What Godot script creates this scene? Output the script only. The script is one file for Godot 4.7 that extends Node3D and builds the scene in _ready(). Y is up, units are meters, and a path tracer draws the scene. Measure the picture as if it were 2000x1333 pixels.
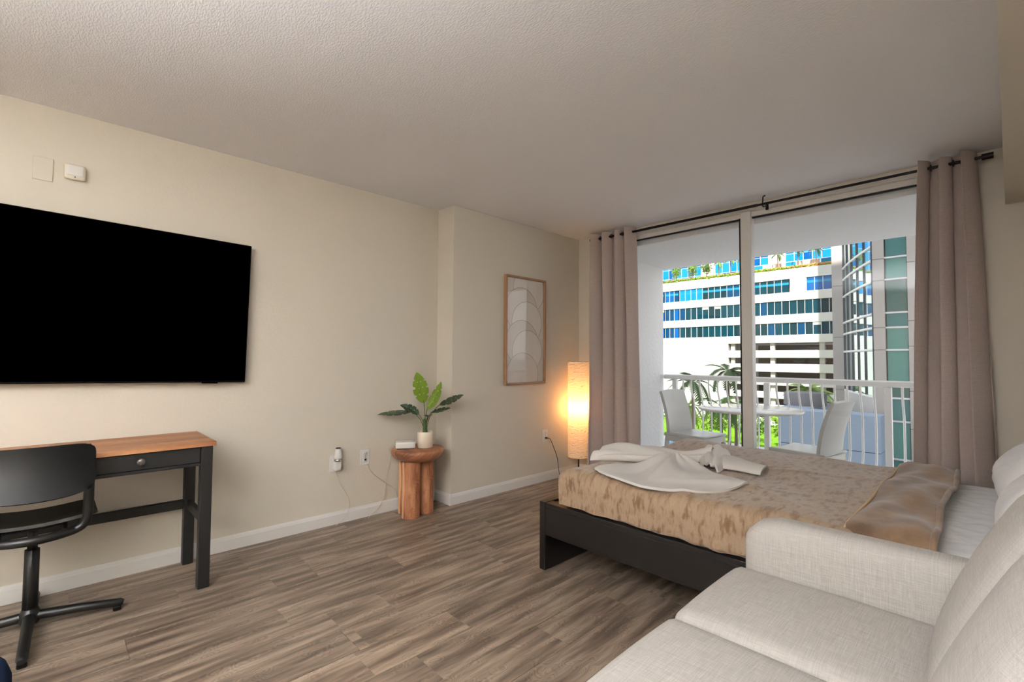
extends Node3D

const H := 2.44          # ceiling height
const XL := -3.3236      # left wall
const XC := -3.1093      # face of the boxed-out part of the left wall
const ZC := -2.328       # where the boxed-out part begins
const ZW := -3.985       # window wall
const XR := 0.36         # right wall
const ZB := 3.2          # back wall, behind the camera

var M := {}
var taken := {}
var rng := RandomNumberGenerator.new()

# ------------------------------------------------------------------ helpers
func st() -> SurfaceTool:
	var s := SurfaceTool.new()
	s.begin(Mesh.PRIMITIVE_TRIANGLES)
	s.set_smooth_group(-1)
	return s

func numbered(n: String) -> String:
	if not taken.has(n):
		taken[n] = 0
		return n
	taken[n] += 1
	return "%s_%03d" % [n, taken[n]]

func obj(called: String, s: SurfaceTool, m: Material, parent: Node = null) -> MeshInstance3D:
	s.generate_normals()
	return inst(called, s.commit(), m, parent)

func inst(called: String, mesh: Mesh, m: Material, parent: Node = null) -> MeshInstance3D:
	var o := MeshInstance3D.new()
	o.mesh = mesh
	o.material_override = m
	if parent == null:
		o.name = numbered(called)
		add_child(o, true)
	else:
		o.name = called
		parent.add_child(o, true)
	return o

func thing(called: String, label: String, category: String, at := Vector3.ZERO, turn := 0.0, group := "") -> Node3D:
	var o := Node3D.new()
	o.name = numbered(called)
	add_child(o, true)
	o.position = at
	o.rotation.y = turn
	tag(o, label, category, group)
	return o

func tag(o: Node, label: String, category: String, group := "") -> Node:
	o.set_meta("label", label)
	o.set_meta("category", category)
	if group != "":
		o.set_meta("group", group)
	return o

func structure(called: String, s: SurfaceTool, m: Material) -> MeshInstance3D:
	var o := obj(called, s, m)
	o.set_meta("kind", "structure")
	return o

func tri(s: SurfaceTool, a: Vector3, b: Vector3, c: Vector3, ua := Vector2.ZERO, ub := Vector2.ZERO, uc := Vector2.ZERO) -> void:
	# counter-clockwise seen from outside
	s.set_uv(ua); s.add_vertex(a)
	s.set_uv(uc); s.add_vertex(c)
	s.set_uv(ub); s.add_vertex(b)

func quad(s: SurfaceTool, a: Vector3, b: Vector3, c: Vector3, d: Vector3, ua := Vector2.ZERO, ub := Vector2.ZERO, uc := Vector2.ZERO, ud := Vector2.ZERO) -> void:
	tri(s, a, b, c, ua, ub, uc)
	tri(s, a, c, d, ua, uc, ud)

func poly_out(s: SurfaceTool, p: Array, mid: Vector3) -> void:
	var n: Vector3 = (p[1] - p[0]).cross(p[2] - p[0])
	var c := Vector3.ZERO
	for v in p:
		c += v
	c /= p.size()
	if n.dot(c - mid) < 0.0:
		p.reverse()
	for k in range(1, p.size() - 1):
		tri(s, p[0], p[k], p[k + 1])

# chamfered box
func box(s: SurfaceTool, c: Vector3, size: Vector3, ch := 0.003, b := Basis()) -> void:
	var h := size / 2.0
	ch = minf(ch, minf(h.x, minf(h.y, h.z)) * 0.6)
	var pt := func(sg: Vector3, ax: int) -> Vector3:
		var v := Vector3.ZERO
		for k in 3:
			v[k] = sg[k] * (h[k] if k == ax else h[k] - ch)
		return c + b * v
	for ax in 3:
		var u := (ax + 1) % 3
		var w := (ax + 2) % 3
		for sg in [-1.0, 1.0]:
			var p := []
			for k in [[-1.0, -1.0], [1.0, -1.0], [1.0, 1.0], [-1.0, 1.0]]:
				var g := Vector3.ZERO
				g[ax] = sg; g[u] = k[0]; g[w] = k[1]
				p.append(pt.call(g, ax))
			poly_out(s, p, c)
	if ch <= 0.0:
		return
	for ax in 3:      # edges along ax
		var u := (ax + 1) % 3
		var w := (ax + 2) % 3
		for su in [-1.0, 1.0]:
			for sw in [-1.0, 1.0]:
				var lo := Vector3.ZERO
				lo[ax] = -1.0; lo[u] = su; lo[w] = sw
				var hi := lo
				hi[ax] = 1.0
				poly_out(s, [pt.call(lo, u), pt.call(hi, u), pt.call(hi, w), pt.call(lo, w)], c)
	for sx in [-1.0, 1.0]:
		for sy in [-1.0, 1.0]:
			for sz in [-1.0, 1.0]:
				var g := Vector3(sx, sy, sz)
				poly_out(s, [pt.call(g, 0), pt.call(g, 1), pt.call(g, 2)], c)

func bar(s: SurfaceTool, lo: Vector3, hi: Vector3, ch := 0.003) -> void:
	box(s, (lo + hi) / 2.0, (hi - lo).abs(), ch)

# soft rounded block: a cube grid pushed out to a rounded box, then reshaped by warp
func soft(s: SurfaceTool, c: Vector3, size: Vector3, r: float, n: int, warp = null, b := Basis()) -> void:
	s.set_smooth_group(0)
	var h := size / 2.0
	r = minf(r, minf(h.x, minf(h.y, h.z)))
	var map := func(p: Vector3) -> Vector3:
		var inner := Vector3(clampf(p.x * h.x, -h.x + r, h.x - r), clampf(p.y * h.y, -h.y + r, h.y - r), clampf(p.z * h.z, -h.z + r, h.z - r))
		var d := p * h - inner
		var v := inner + (d.normalized() * r if d.length() > 1e-6 else Vector3.ZERO)
		if warp != null:
			v = warp.call(v, p)
		return c + b * v
	for ax in 3:
		var u := (ax + 1) % 3
		var w := (ax + 2) % 3
		for sg in [-1.0, 1.0]:
			var rows := []
			for i in n + 1:
				var row := []
				for j in n + 1:
					var p := Vector3.ZERO
					p[ax] = sg
					# finer near the edges
					p[u] = sin((float(i) / n - 0.5) * PI) * 0.35 + (float(i) / n * 2.0 - 1.0) * 0.65
					p[w] = sin((float(j) / n - 0.5) * PI) * 0.35 + (float(j) / n * 2.0 - 1.0) * 0.65
					row.append(map.call(p))
				rows.append(row)
			for i in n:
				for j in n:
					if sg > 0:
						quad(s, rows[i][j], rows[i + 1][j], rows[i + 1][j + 1], rows[i][j + 1])
					else:
						quad(s, rows[i][j], rows[i][j + 1], rows[i + 1][j + 1], rows[i + 1][j])

func tube(s: SurfaceTool, pts: Array, r, n := 10, caps := true) -> void:
	var rings := []
	var up := Vector3.UP
	for k in pts.size():
		var d: Vector3 = (pts[mini(k + 1, pts.size() - 1)] - pts[maxi(k - 1, 0)]).normalized()
		if k == 0:
			up = Vector3.UP if absf(d.y) < 0.9 else Vector3.RIGHT
		var x := d.cross(up).normalized()
		up = x.cross(d).normalized()
		var rr: float = r[k] if r is Array else r
		var ring := []
		for i in n:
			var a := TAU * i / n
			ring.append(pts[k] + (x * cos(a) + up * sin(a)) * rr)
		rings.append(ring)
	s.set_smooth_group(0)
	for k in pts.size() - 1:
		for i in n:
			var j := (i + 1) % n
			quad(s, rings[k][i], rings[k][j], rings[k + 1][j], rings[k + 1][i], Vector2(float(i) / n, k), Vector2(float(i + 1) / n, k), Vector2(float(i + 1) / n, k + 1), Vector2(float(i) / n, k + 1))
	s.set_smooth_group(-1)
	if caps:
		for i in n:
			var j := (i + 1) % n
			tri(s, pts[0], rings[0][j], rings[0][i])
			tri(s, pts[-1], rings[-1][i], rings[-1][j])

# smooth path through points
func smooth(p: Array, per := 6) -> Array:
	var out := []
	for k in p.size() - 1:
		var a: Vector3 = p[maxi(k - 1, 0)]
		var b: Vector3 = p[k]
		var c: Vector3 = p[k + 1]
		var d: Vector3 = p[mini(k + 2, p.size() - 1)]
		for i in per:
			out.append(b.cubic_interpolate(c, a, d, float(i) / per))
	out.append(p[-1])
	return out

func lathe(s: SurfaceTool, prof: Array, n := 32, c := Vector3.ZERO, smooth_it := true, squash := Vector2.ONE) -> void:
	s.set_smooth_group(0 if smooth_it else -1)
	for k in prof.size() - 1:
		var a: Vector2 = prof[k]
		var b: Vector2 = prof[k + 1]
		for i in n:
			var t0 := TAU * i / n
			var t1 := TAU * (i + 1) / n
			var p := func(q: Vector2, t: float) -> Vector3:
				return c + Vector3(q.x * cos(t) * squash.x, q.y, -q.x * sin(t) * squash.y)
			var A: Vector3 = p.call(a, t0)
			var B: Vector3 = p.call(a, t1)
			var C: Vector3 = p.call(b, t1)
			var D: Vector3 = p.call(b, t0)
			if a.x > 1e-6:
				tri(s, A, B, C)
			if b.x > 1e-6:
				tri(s, A, C, D)
	s.set_smooth_group(-1)

# a sheet with thickness: f(u, v) in 0..1
func sheet(s: SurfaceTool, f: Callable, nu: int, nv: int, th: float, uvs := Vector2.ONE) -> void:
	var g := []
	for i in nu + 1:
		var row := []
		for j in nv + 1:
			row.append(f.call(float(i) / nu, float(j) / nv))
		g.append(row)
	var top := []
	var low := []
	for i in nu + 1:
		var ta := []
		var lb := []
		for j in nv + 1:
			var du: Vector3 = g[mini(i + 1, nu)][j] - g[maxi(i - 1, 0)][j]
			var dv: Vector3 = g[i][mini(j + 1, nv)] - g[i][maxi(j - 1, 0)]
			var n := du.cross(dv).normalized()
			ta.append(g[i][j] + n * th / 2.0)
			lb.append(g[i][j] - n * th / 2.0)
		top.append(ta)
		low.append(lb)
	for side in 2:
		s.set_smooth_group(1 + side)
		for i in nu:
			for j in nv:
				var q: Array = top if side == 0 else low
				var c := [Vector2(float(i) / nu, float(j) / nv) * uvs, Vector2(float(i + 1) / nu, float(j) / nv) * uvs, Vector2(float(i + 1) / nu, float(j + 1) / nv) * uvs, Vector2(float(i) / nu, float(j + 1) / nv) * uvs]
				if side == 0:
					quad(s, q[i][j], q[i + 1][j], q[i + 1][j + 1], q[i][j + 1], c[0], c[1], c[2], c[3])
				else:
					quad(s, q[i][j], q[i][j + 1], q[i + 1][j + 1], q[i + 1][j], c[0], c[3], c[2], c[1])
	s.set_smooth_group(3)
	for i in nu:
		quad(s, low[i][0], low[i + 1][0], top[i + 1][0], top[i][0])
		quad(s, top[i][nv], top[i + 1][nv], low[i + 1][nv], low[i][nv])
	for j in nv:
		quad(s, top[0][j], top[0][j + 1], low[0][j + 1], low[0][j])
		quad(s, low[nu][j], low[nu][j + 1], top[nu][j + 1], top[nu][j])

# outline in the plane of b.x / b.y, thick along b.z
func slab(s: SurfaceTool, outline: PackedVector2Array, th: float, at := Vector3.ZERO, b := Basis()) -> void:
	s.set_smooth_group(-1)
	var ids := Geometry2D.triangulate_polygon(outline)
	var P := func(p: Vector2, z: float) -> Vector3:
		return at + b * Vector3(p.x, p.y, z)
	for k in range(0, ids.size(), 3):
		var a := outline[ids[k]]
		var c := outline[ids[k + 1]]
		var d := outline[ids[k + 2]]
		if (c - a).cross(d - a) < 0:
			var t := c
			c = d
			d = t
		tri(s, P.call(a, th / 2), P.call(c, th / 2), P.call(d, th / 2))
		tri(s, P.call(a, -th / 2), P.call(d, -th / 2), P.call(c, -th / 2))
	var cw := Geometry2D.is_polygon_clockwise(outline)
	for k in outline.size():
		var a := outline[k]
		var c := outline[(k + 1) % outline.size()]
		if not cw:
			quad(s, P.call(a, -th / 2), P.call(c, -th / 2), P.call(c, th / 2), P.call(a, th / 2))
		else:
			quad(s, P.call(c, -th / 2), P.call(a, -th / 2), P.call(a, th / 2), P.call(c, th / 2))

# ------------------------------------------------------------------ materials
func mat(key: String, c: Color, rough := 0.6, spec := 0.5) -> StandardMaterial3D:
	var m := StandardMaterial3D.new()
	m.resource_name = key
	m.albedo_color = c
	m.roughness = rough
	m.metallic_specular = spec
	M[key] = m
	return m

func noise_tex(freq: float, ramp: Array, size := 512, oct := 4, warp := 0.0, sd := 1, kind := FastNoiseLite.TYPE_SIMPLEX_SMOOTH) -> NoiseTexture2D:
	var n := FastNoiseLite.new()
	n.seed = sd
	n.noise_type = kind
	n.frequency = freq
	n.fractal_octaves = oct
	if warp > 0.0:
		n.domain_warp_enabled = true
		n.domain_warp_amplitude = warp
		n.domain_warp_frequency = freq * 1.4
	var t := NoiseTexture2D.new()
	t.width = size
	t.height = size
	t.seamless = true
	t.noise = n
	if ramp.size() > 0:
		var g := Gradient.new()
		var offs := PackedFloat32Array()
		var cols := PackedColorArray()
		for k in ramp:
			offs.append(k[0])
			cols.append(k[1])
		g.offsets = offs
		g.colors = cols
		t.color_ramp = g
	return t

func tri_map(m: StandardMaterial3D, sc: Vector3, world := false) -> void:
	m.uv1_triplanar = true
	m.uv1_world_triplanar = world
	m.uv1_scale = sc

func bump(m: StandardMaterial3D, t: Texture2D, cm: float) -> void:
	m.heightmap_enabled = true
	m.heightmap_texture = t
	m.heightmap_scale = cm

func grey(v: float) -> Color:
	return Color(v, v, v)

# woven cloth: threads of uneven thickness and tone
func weave_image(size: int, sd: int, slub: float) -> ImageTexture:
	var r := RandomNumberGenerator.new()
	r.seed = sd
	var im := Image.create(size, size, false, Image.FORMAT_RGB8)
	var nz := FastNoiseLite.new()
	nz.seed = sd
	nz.frequency = 0.035
	for y in size:
		for x in size:
			var over := (int(x / 2) + int(y / 2)) % 2 == 0
			var v: float
			if over:
				v = nz.get_noise_2d(x * 0.22, y * 9.0)
			else:
				v = nz.get_noise_2d(x * 9.0, y * 0.22 + 700.0)
			v = 0.84 + v * slub + r.randf_range(-0.03, 0.03)
			im.set_pixel(x, y, Color(v, v, v))
	return ImageTexture.create_from_image(im)

# straight-grained wood in horizontal strips, one per board, grain along u
func plank_image(w: int, strips: int, rows: int, dark: Color, mid: Color, light: Color, sd: int, rings := 1.0) -> ImageTexture:
	var im := Image.create(w, strips * rows, false, Image.FORMAT_RGB8)
	var n1 := FastNoiseLite.new()
	n1.seed = sd
	n1.frequency = 0.012
	n1.fractal_octaves = 3
	var n2 := FastNoiseLite.new()
	n2.seed = sd + 5
	n2.frequency = 0.02
	n2.fractal_octaves = 4
	for k in strips:
		var oy := k * 517.0
		for y in rows:
			for x in w:
				var fx := float(x)
				var fy := float(y) / rows * 128.0
				var wv := n1.get_noise_2d(fx * 0.45 + oy, fy * 0.9 + oy)
				var streak := n2.get_noise_2d(fx * 0.10, fy * 1.15 + oy + wv * 6.0)
				var fine := n2.get_noise_2d(fx * 0.35 + 900.0, fy * 9.0 + oy + wv * 12.0)
				var ring := sin((fy * 0.16 + wv * 11.0) * TAU * 0.55)
				var v := 0.5 + streak * 0.85 + fine * 0.24 + ring * 0.16 * rings * clampf(wv * 2.5 + 0.45, 0.0, 1.0)
				var c := dark.lerp(mid, clampf(v * 2.0, 0, 1)) if v < 0.5 else mid.lerp(light, clampf(v * 2.0 - 1.0, 0, 1))
				im.set_pixel(x, k * rows + y, c)
	return ImageTexture.create_from_image(im)

func make_materials() -> void:
	var m := mat("wall_paint", Color(0.845, 0.812, 0.757), 0.75, 0.3)
	tri_map(m, Vector3.ONE * 3.0, true)
	bump(m, noise_tex(0.03, [], 512, 4, 0.0, 3), 0.05)
	m = mat("ceiling_paint", Color(0.96, 0.955, 0.96), 0.85, 0.3)
	tri_map(m, Vector3(1.5, 1.5, 3.4), true)
	bump(m, noise_tex(0.030, [[0.0, grey(0)], [0.45, grey(0.15)], [0.62, grey(0.8)], [1.0, grey(1)]], 1024, 4, 22.0, 8), 0.09)
	mat("trim_paint", Color(0.90, 0.89, 0.875), 0.45)
	m = mat("subfloor", Color(0.16, 0.13, 0.11), 0.9)
	var planks := plank_image(1024, 6, 128, Color(0.36, 0.305, 0.26), Color(0.53, 0.465, 0.405), Color(0.68, 0.615, 0.545), 21)
	for k in 3:
		m = mat("plank_%d" % k, [Color(0.90, 0.89, 0.88), Color(0.96, 0.945, 0.93), Color(0.84, 0.83, 0.82)][k], 0.42, 0.5)
		m.albedo_texture = planks
		bump(m, planks, 0.02)
	m = mat("espresso", Color(0.075, 0.062, 0.058), 0.38)
	m = mat("black_wood", Color(0.065, 0.062, 0.060), 0.5)
	m = mat("black_metal", Color(0.045, 0.046, 0.045), 0.42)
	m = mat("black_plastic", Color(0.022, 0.023, 0.022), 0.42, 0.35)
	m = mat("seat_wood", Color(0.11, 0.095, 0.07), 0.55)
	m = mat("pewter", Color(0.40, 0.385, 0.37), 0.35)
	m.metallic = 0.6
	m = mat("chrome", Color(0.72, 0.72, 0.72), 0.15)
	m.metallic = 1.0
	m = mat("oil_bronze", Color(0.10, 0.075, 0.06), 0.4)
	m.metallic = 0.5
	m = mat("pine", Color(1, 1, 1), 0.5)
	m.albedo_texture = plank_image(512, 1, 256, Color(0.45, 0.275, 0.165), Color(0.59, 0.39, 0.255), Color(0.69, 0.495, 0.34), 44, 0.6)
	m = mat("acacia", Color(1, 1, 1), 0.45)
	m.albedo_texture = plank_image(512, 1, 256, Color(0.42, 0.25, 0.16), Color(0.63, 0.41, 0.28), Color(0.74, 0.53, 0.38), 77, 0.9)
	m = mat("sapwood", Color(0.86, 0.66, 0.49), 0.5)
	m = mat("screen_black", Color(0.0, 0.0, 0.0), 0.9, 0.0)
	m = mat("tv_case", Color(0.012, 0.012, 0.012), 0.5, 0.2)
	mat("white_plastic", Color(0.90, 0.89, 0.87), 0.35)
	mat("ivory_plastic", Color(0.88, 0.84, 0.76), 0.4)
	mat("slot", Color(0.05, 0.045, 0.045), 0.6)
	mat("wire_white", Color(0.80, 0.76, 0.69), 0.5)
	mat("wire_black", Color(0.03, 0.03, 0.03), 0.5)
	m = mat("ceramic", Color(0.91, 0.86, 0.79), 0.35)
	mat("soil", Color(0.10, 0.07, 0.05), 0.95)
	m = mat("leaf_bright", Color(0.40, 0.51, 0.10), 0.38)
	m.backlight_enabled = true
	m.backlight = Color(0.12, 0.18, 0.04)
	m = mat("leaf_dark", Color(0.115, 0.215, 0.10), 0.38)
	mat("leaf_stem", Color(0.22, 0.33, 0.09), 0.5)
	m = mat("oak_frame", Color(0.62, 0.47, 0.34), 0.5)
	# cloth
	var weave := weave_image(256, 5, 0.17)
	m = mat("linen", Color(0.875, 0.85, 0.82), 0.9, 0.25)
	tri_map(m, Vector3.ONE * 4.2)
	m.albedo_texture = weave
	bump(m, weave, 0.08)
	m = mat("curtain", Color(0.87, 0.80, 0.765), 0.85, 0.25)
	tri_map(m, Vector3.ONE * 8.0)
	m.albedo_texture = weave
	m.backlight_enabled = true
	m.backlight = Color(0.10, 0.08, 0.07)
	var nap := noise_tex(0.008, [[0.0, Color(0.43, 0.32, 0.225)], [0.27, Color(0.52, 0.405, 0.30)], [0.38, Color(0.605, 0.495, 0.39)], [0.46, Color(0.65, 0.55, 0.45)], [0.65, Color(0.68, 0.585, 0.485)], [0.8, Color(0.63, 0.525, 0.42)], [1.0, Color(0.54, 0.425, 0.325)]], 1024, 6, 40.0, 15)
	nap.noise.fractal_gain = 0.6
	m = mat("velvet", Color(0.91, 0.91, 0.91), 0.7, 0.3)
	tri_map(m, Vector3(2.4, 0.85, 1.1))
	m.albedo_texture = nap
	m.rim_enabled = true
	m.rim = 0.6
	m.rim_tint = 0.5
	bump(m, noise_tex(0.05, [], 512, 3, 0.0, 4), 0.15)
	m = mat("velvet_back", Color(1, 1, 1), 0.75, 0.3)
	tri_map(m, Vector3(1.3, 1.3, 1.3))
	m.albedo_texture = noise_tex(0.008, [[0.0, Color(0.36, 0.265, 0.19)], [0.35, Color(0.45, 0.35, 0.26)], [0.6, Color(0.53, 0.425, 0.325)], [1.0, Color(0.61, 0.50, 0.395)]], 512, 5, 40.0, 33)
	m.rim_enabled = true
	m.rim = 0.5
	m.rim_tint = 0.5
	mat("velvet_hem", Color(0.80, 0.68, 0.54), 0.8, 0.3)
	m = mat("sheet_cotton", Color(0.965, 0.96, 0.96), 0.9, 0.2)
	tri_map(m, Vector3.ONE * 2.0)
	bump(m, noise_tex(0.008, [], 512, 3, 20.0, 41), 0.6)
	m = mat("terry", Color(0.925, 0.905, 0.88), 0.95, 0.15)
	tri_map(m, Vector3.ONE * 6.0)
	bump(m, noise_tex(0.11, [], 512, 3, 0.0, 12), 0.25)
	m = mat("navy_cloth", Color(0.10, 0.165, 0.27), 0.9, 0.2)
	tri_map(m, Vector3.ONE * 6.0)
	m.albedo_texture = weave
	# outdoors
	m = mat("stucco", Color(0.90, 0.90, 0.90), 0.9, 0.2)
	tri_map(m, Vector3.ONE * 1.2, true)
	bump(m, noise_tex(0.03, [], 512, 5, 10.0, 19), 0.35)
	mat("rail_paint", Color(0.93, 0.93, 0.93), 0.35)
	mat("window_frame_paint", Color(0.90, 0.885, 0.865), 0.4)
	mat("gasket_and_dark_strip", Color(0.03, 0.03, 0.03), 0.6)
	mat("resin_white", Color(0.75, 0.75, 0.735), 0.28)
	mat("table_white", Color(0.93, 0.925, 0.91), 0.12)
	mat("deck_tile", Color(0.86, 0.86, 0.86), 0.7)
	mat("facade_white", Color(0.71, 0.705, 0.695), 0.85, 0.2)
	mat("facade_panel", Color(0.66, 0.64, 0.62), 0.7, 0.3)
	mat("facade_joint", Color(0.52, 0.51, 0.50), 0.8, 0.2)
	mat("aluminium", Color(0.80, 0.80, 0.80), 0.4)
	mat("parking_dark", Color(0.42, 0.36, 0.31), 0.9, 0.1)
	mat("mullion_dark", Color(0.20, 0.22, 0.25), 0.5)
	for k in 5:
		m = mat("pane_%d" % k, [Color(0.02, 0.20, 0.25), Color(0.01, 0.30, 0.55), Color(0.02, 0.45, 0.72), Color(0.05, 0.17, 0.20), Color(0.02, 0.22, 0.36)][k], 0.25, 0.15)
	mat("pane_cyan", Color(0.10, 0.48, 0.64), 0.25, 0.15)
	m = mat("mirror_glass", Color(0.62, 0.74, 0.76), 0.02, 0.9)
	m.metallic = 0.85
	for k in 3:
		m = mat("teal_glass_%d" % k, [Color(0.16, 0.42, 0.42), Color(0.28, 0.52, 0.48), Color(0.20, 0.36, 0.33)][k], 0.06, 0.6)
	mat("terracotta", Color(0.80, 0.52, 0.32), 0.9)
	m = mat("grass", Color(1, 1, 1), 0.95, 0.1)
	tri_map(m, Vector3.ONE * 0.15, true)
	m.albedo_texture = noise_tex(0.05, [[0.0, Color(0.22, 0.36, 0.08)], [0.5, Color(0.40, 0.58, 0.15)], [1.0, Color(0.55, 0.70, 0.25)]], 512, 5, 0.0, 51)
	for k in 3:
		m = mat("foliage_%d" % k, [Color(0.26, 0.40, 0.13), Color(0.42, 0.55, 0.16), Color(0.22, 0.33, 0.17)][k], 0.6, 0.4)
		m.backlight_enabled = true
		m.backlight = Color(0.25, 0.35, 0.08)
	mat("palm_bark", Color(0.42, 0.37, 0.30), 0.9)
	mat("pool_blue", Color(0.45, 0.66, 0.82), 0.1)
	mat("paving", Color(0.74, 0.73, 0.71), 0.9)
	mat("podium_shaded_white", Color(0.55, 0.61, 0.68), 0.8, 0.2)  # white wall; its bluish shade is put into the colour
	mat("roof_grey", Color(0.47, 0.47, 0.49), 0.85, 0.2)
	m = mat("clear_glass", Color(1, 1, 1, 0.03), 0.0, 0.5)
	m.transparency = BaseMaterial3D.TRANSPARENCY_ALPHA

# ------------------------------------------------------------------ camera and light
func camera_and_light() -> void:
	var cam := Camera3D.new()
	cam.name = "camera"
	add_child(cam)
	cam.position = Vector3(0, 1.1843, 0)
	cam.basis = Basis(Vector3.UP, 0.8028) * Basis(Vector3.RIGHT, 0.0359) * Basis(Vector3.BACK, 0.0056)
	cam.fov = rad_to_deg(2.0 * atan(666.5 / 927.5))
	cam.near = 0.05
	cam.far = 600.0
	cam.current = true
	var env := Environment.new()
	env.background_mode = Environment.BG_SKY
	var sky := Sky.new()
	var sm := ProceduralSkyMaterial.new()
	sm.sky_top_color = Color(0.80, 0.82, 0.85)
	sm.sky_horizon_color = Color(0.93, 0.93, 0.93)
	sm.ground_bottom_color = Color(0.45, 0.45, 0.42)
	sm.ground_horizon_color = Color(0.75, 0.78, 0.78)
	sm.sky_energy_multiplier = 1.35
	sm.ground_energy_multiplier = 1.2
	sky.sky_material = sm
	env.sky = sky
	env.tonemap_mode = Environment.TONE_MAPPER_LINEAR
	env.tonemap_exposure = 1.27
	env.sdfgi_enabled = true
	env.ssao_enabled = true
	env.ssil_enabled = true
	var we := WorldEnvironment.new()
	we.name = "world"
	we.environment = env
	add_child(we)
	var sun := DirectionalLight3D.new()
	sun.name = "sun"
	add_child(sun)
	sun.look_at_from_position(Vector3.ZERO, Vector3(-0.26, -1.0, -1.0), Vector3.UP)
	sun.light_color = Color(1.0, 0.965, 0.91)
	sun.light_energy = 3.2
	sun.light_angular_distance = 0.53
	sun.shadow_enabled = true

# unseen globe lamp behind the camera, placed to light the room
func unseen_globe(at: Vector3, energy: float, label: String) -> void:
	var t := thing("unseen_globe_lamp", label, "lamp", at)
	var s := st()
	lathe(s, [Vector2(0.0, H - at.y - 0.03), Vector2(0.06, H - at.y - 0.03), Vector2(0.06, H - at.y), Vector2(0.0, H - at.y)], 24, Vector3.ZERO, false)
	obj("canopy", s, M.white_plastic, t)
	s = st()
	tube(s, [Vector3(0, 0.2, 0), Vector3(0, H - at.y - 0.02, 0)], 0.004, 6)
	obj("cable", s, M.wire_black, t)
	var glow := mat("globe_glow", Color(0.95, 0.93, 0.90), 0.4)
	glow.emission_enabled = true
	glow.emission = Color(0.97, 0.985, 1.0)
	glow.emission_energy_multiplier = 1.0
	var sp := SphereMesh.new()
	sp.radius = 0.21
	sp.height = 0.42
	inst("globe", sp, glow, t)
	var l := OmniLight3D.new()
	l.name = "unseen_globe_light"
	t.add_child(l)
	l.light_color = Color(0.97, 0.985, 1.0)
	l.light_energy = energy
	l.light_size = 0.2
	l.omni_range = 12.0
	l.omni_attenuation = 2.0
	l.shadow_enabled = true

# unseen uplighter behind the camera, placed to light the room off the ceiling
func unseen_uplighter(at: Vector3, energy: float) -> void:
	var t := thing("unseen_uplighter_lamp", "unseen uplighter behind the camera, placed to light the room off the ceiling", "floor lamp", at)
	var s := st()
	lathe(s, [Vector2(0, 0), Vector2(0.14, 0), Vector2(0.14, 0.015), Vector2(0.02, 0.03), Vector2(0, 0.03)], 28)
	obj("base", s, M.black_metal, t)
	s = st()
	tube(s, [Vector3(0, 0.02, 0), Vector3(0, 1.20, 0)], 0.012, 10)
	obj("pole", s, M.black_metal, t)
	s = st()
	lathe(s, [Vector2(0.015, 1.19), Vector2(0.09, 1.22), Vector2(0.15, 1.29), Vector2(0.145, 1.29), Vector2(0.085, 1.23), Vector2(0.0, 1.205)], 32)
	obj("bowl", s, M.white_plastic, t)
	var glow := mat("uplight_glow", Color(0.95, 0.94, 0.92), 0.4)
	glow.emission_enabled = true
	glow.emission = Color(0.97, 0.985, 1.0)
	glow.emission_energy_multiplier = 1.5
	s = st()
	lathe(s, [Vector2(0, 1.265), Vector2(0.10, 1.265), Vector2(0.10, 1.255), Vector2(0, 1.255)], 28)
	obj("lamp_disc", s, glow, t)
	var l := SpotLight3D.new()
	l.name = "unseen_uplight"
	t.add_child(l)
	l.position = Vector3(0, 1.30, 0)
	l.basis = Basis.looking_at(Vector3(-0.04, 1.0, -0.14), Vector3.FORWARD)
	l.spot_angle = 66.0
	l.spot_angle_attenuation = 0.8
	l.spot_range = 12.0
	l.spot_attenuation = 2.0
	l.light_color = Color(0.97, 0.985, 1.0)
	l.light_energy = energy
	l.light_size = 0.1
	l.shadow_enabled = true

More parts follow.
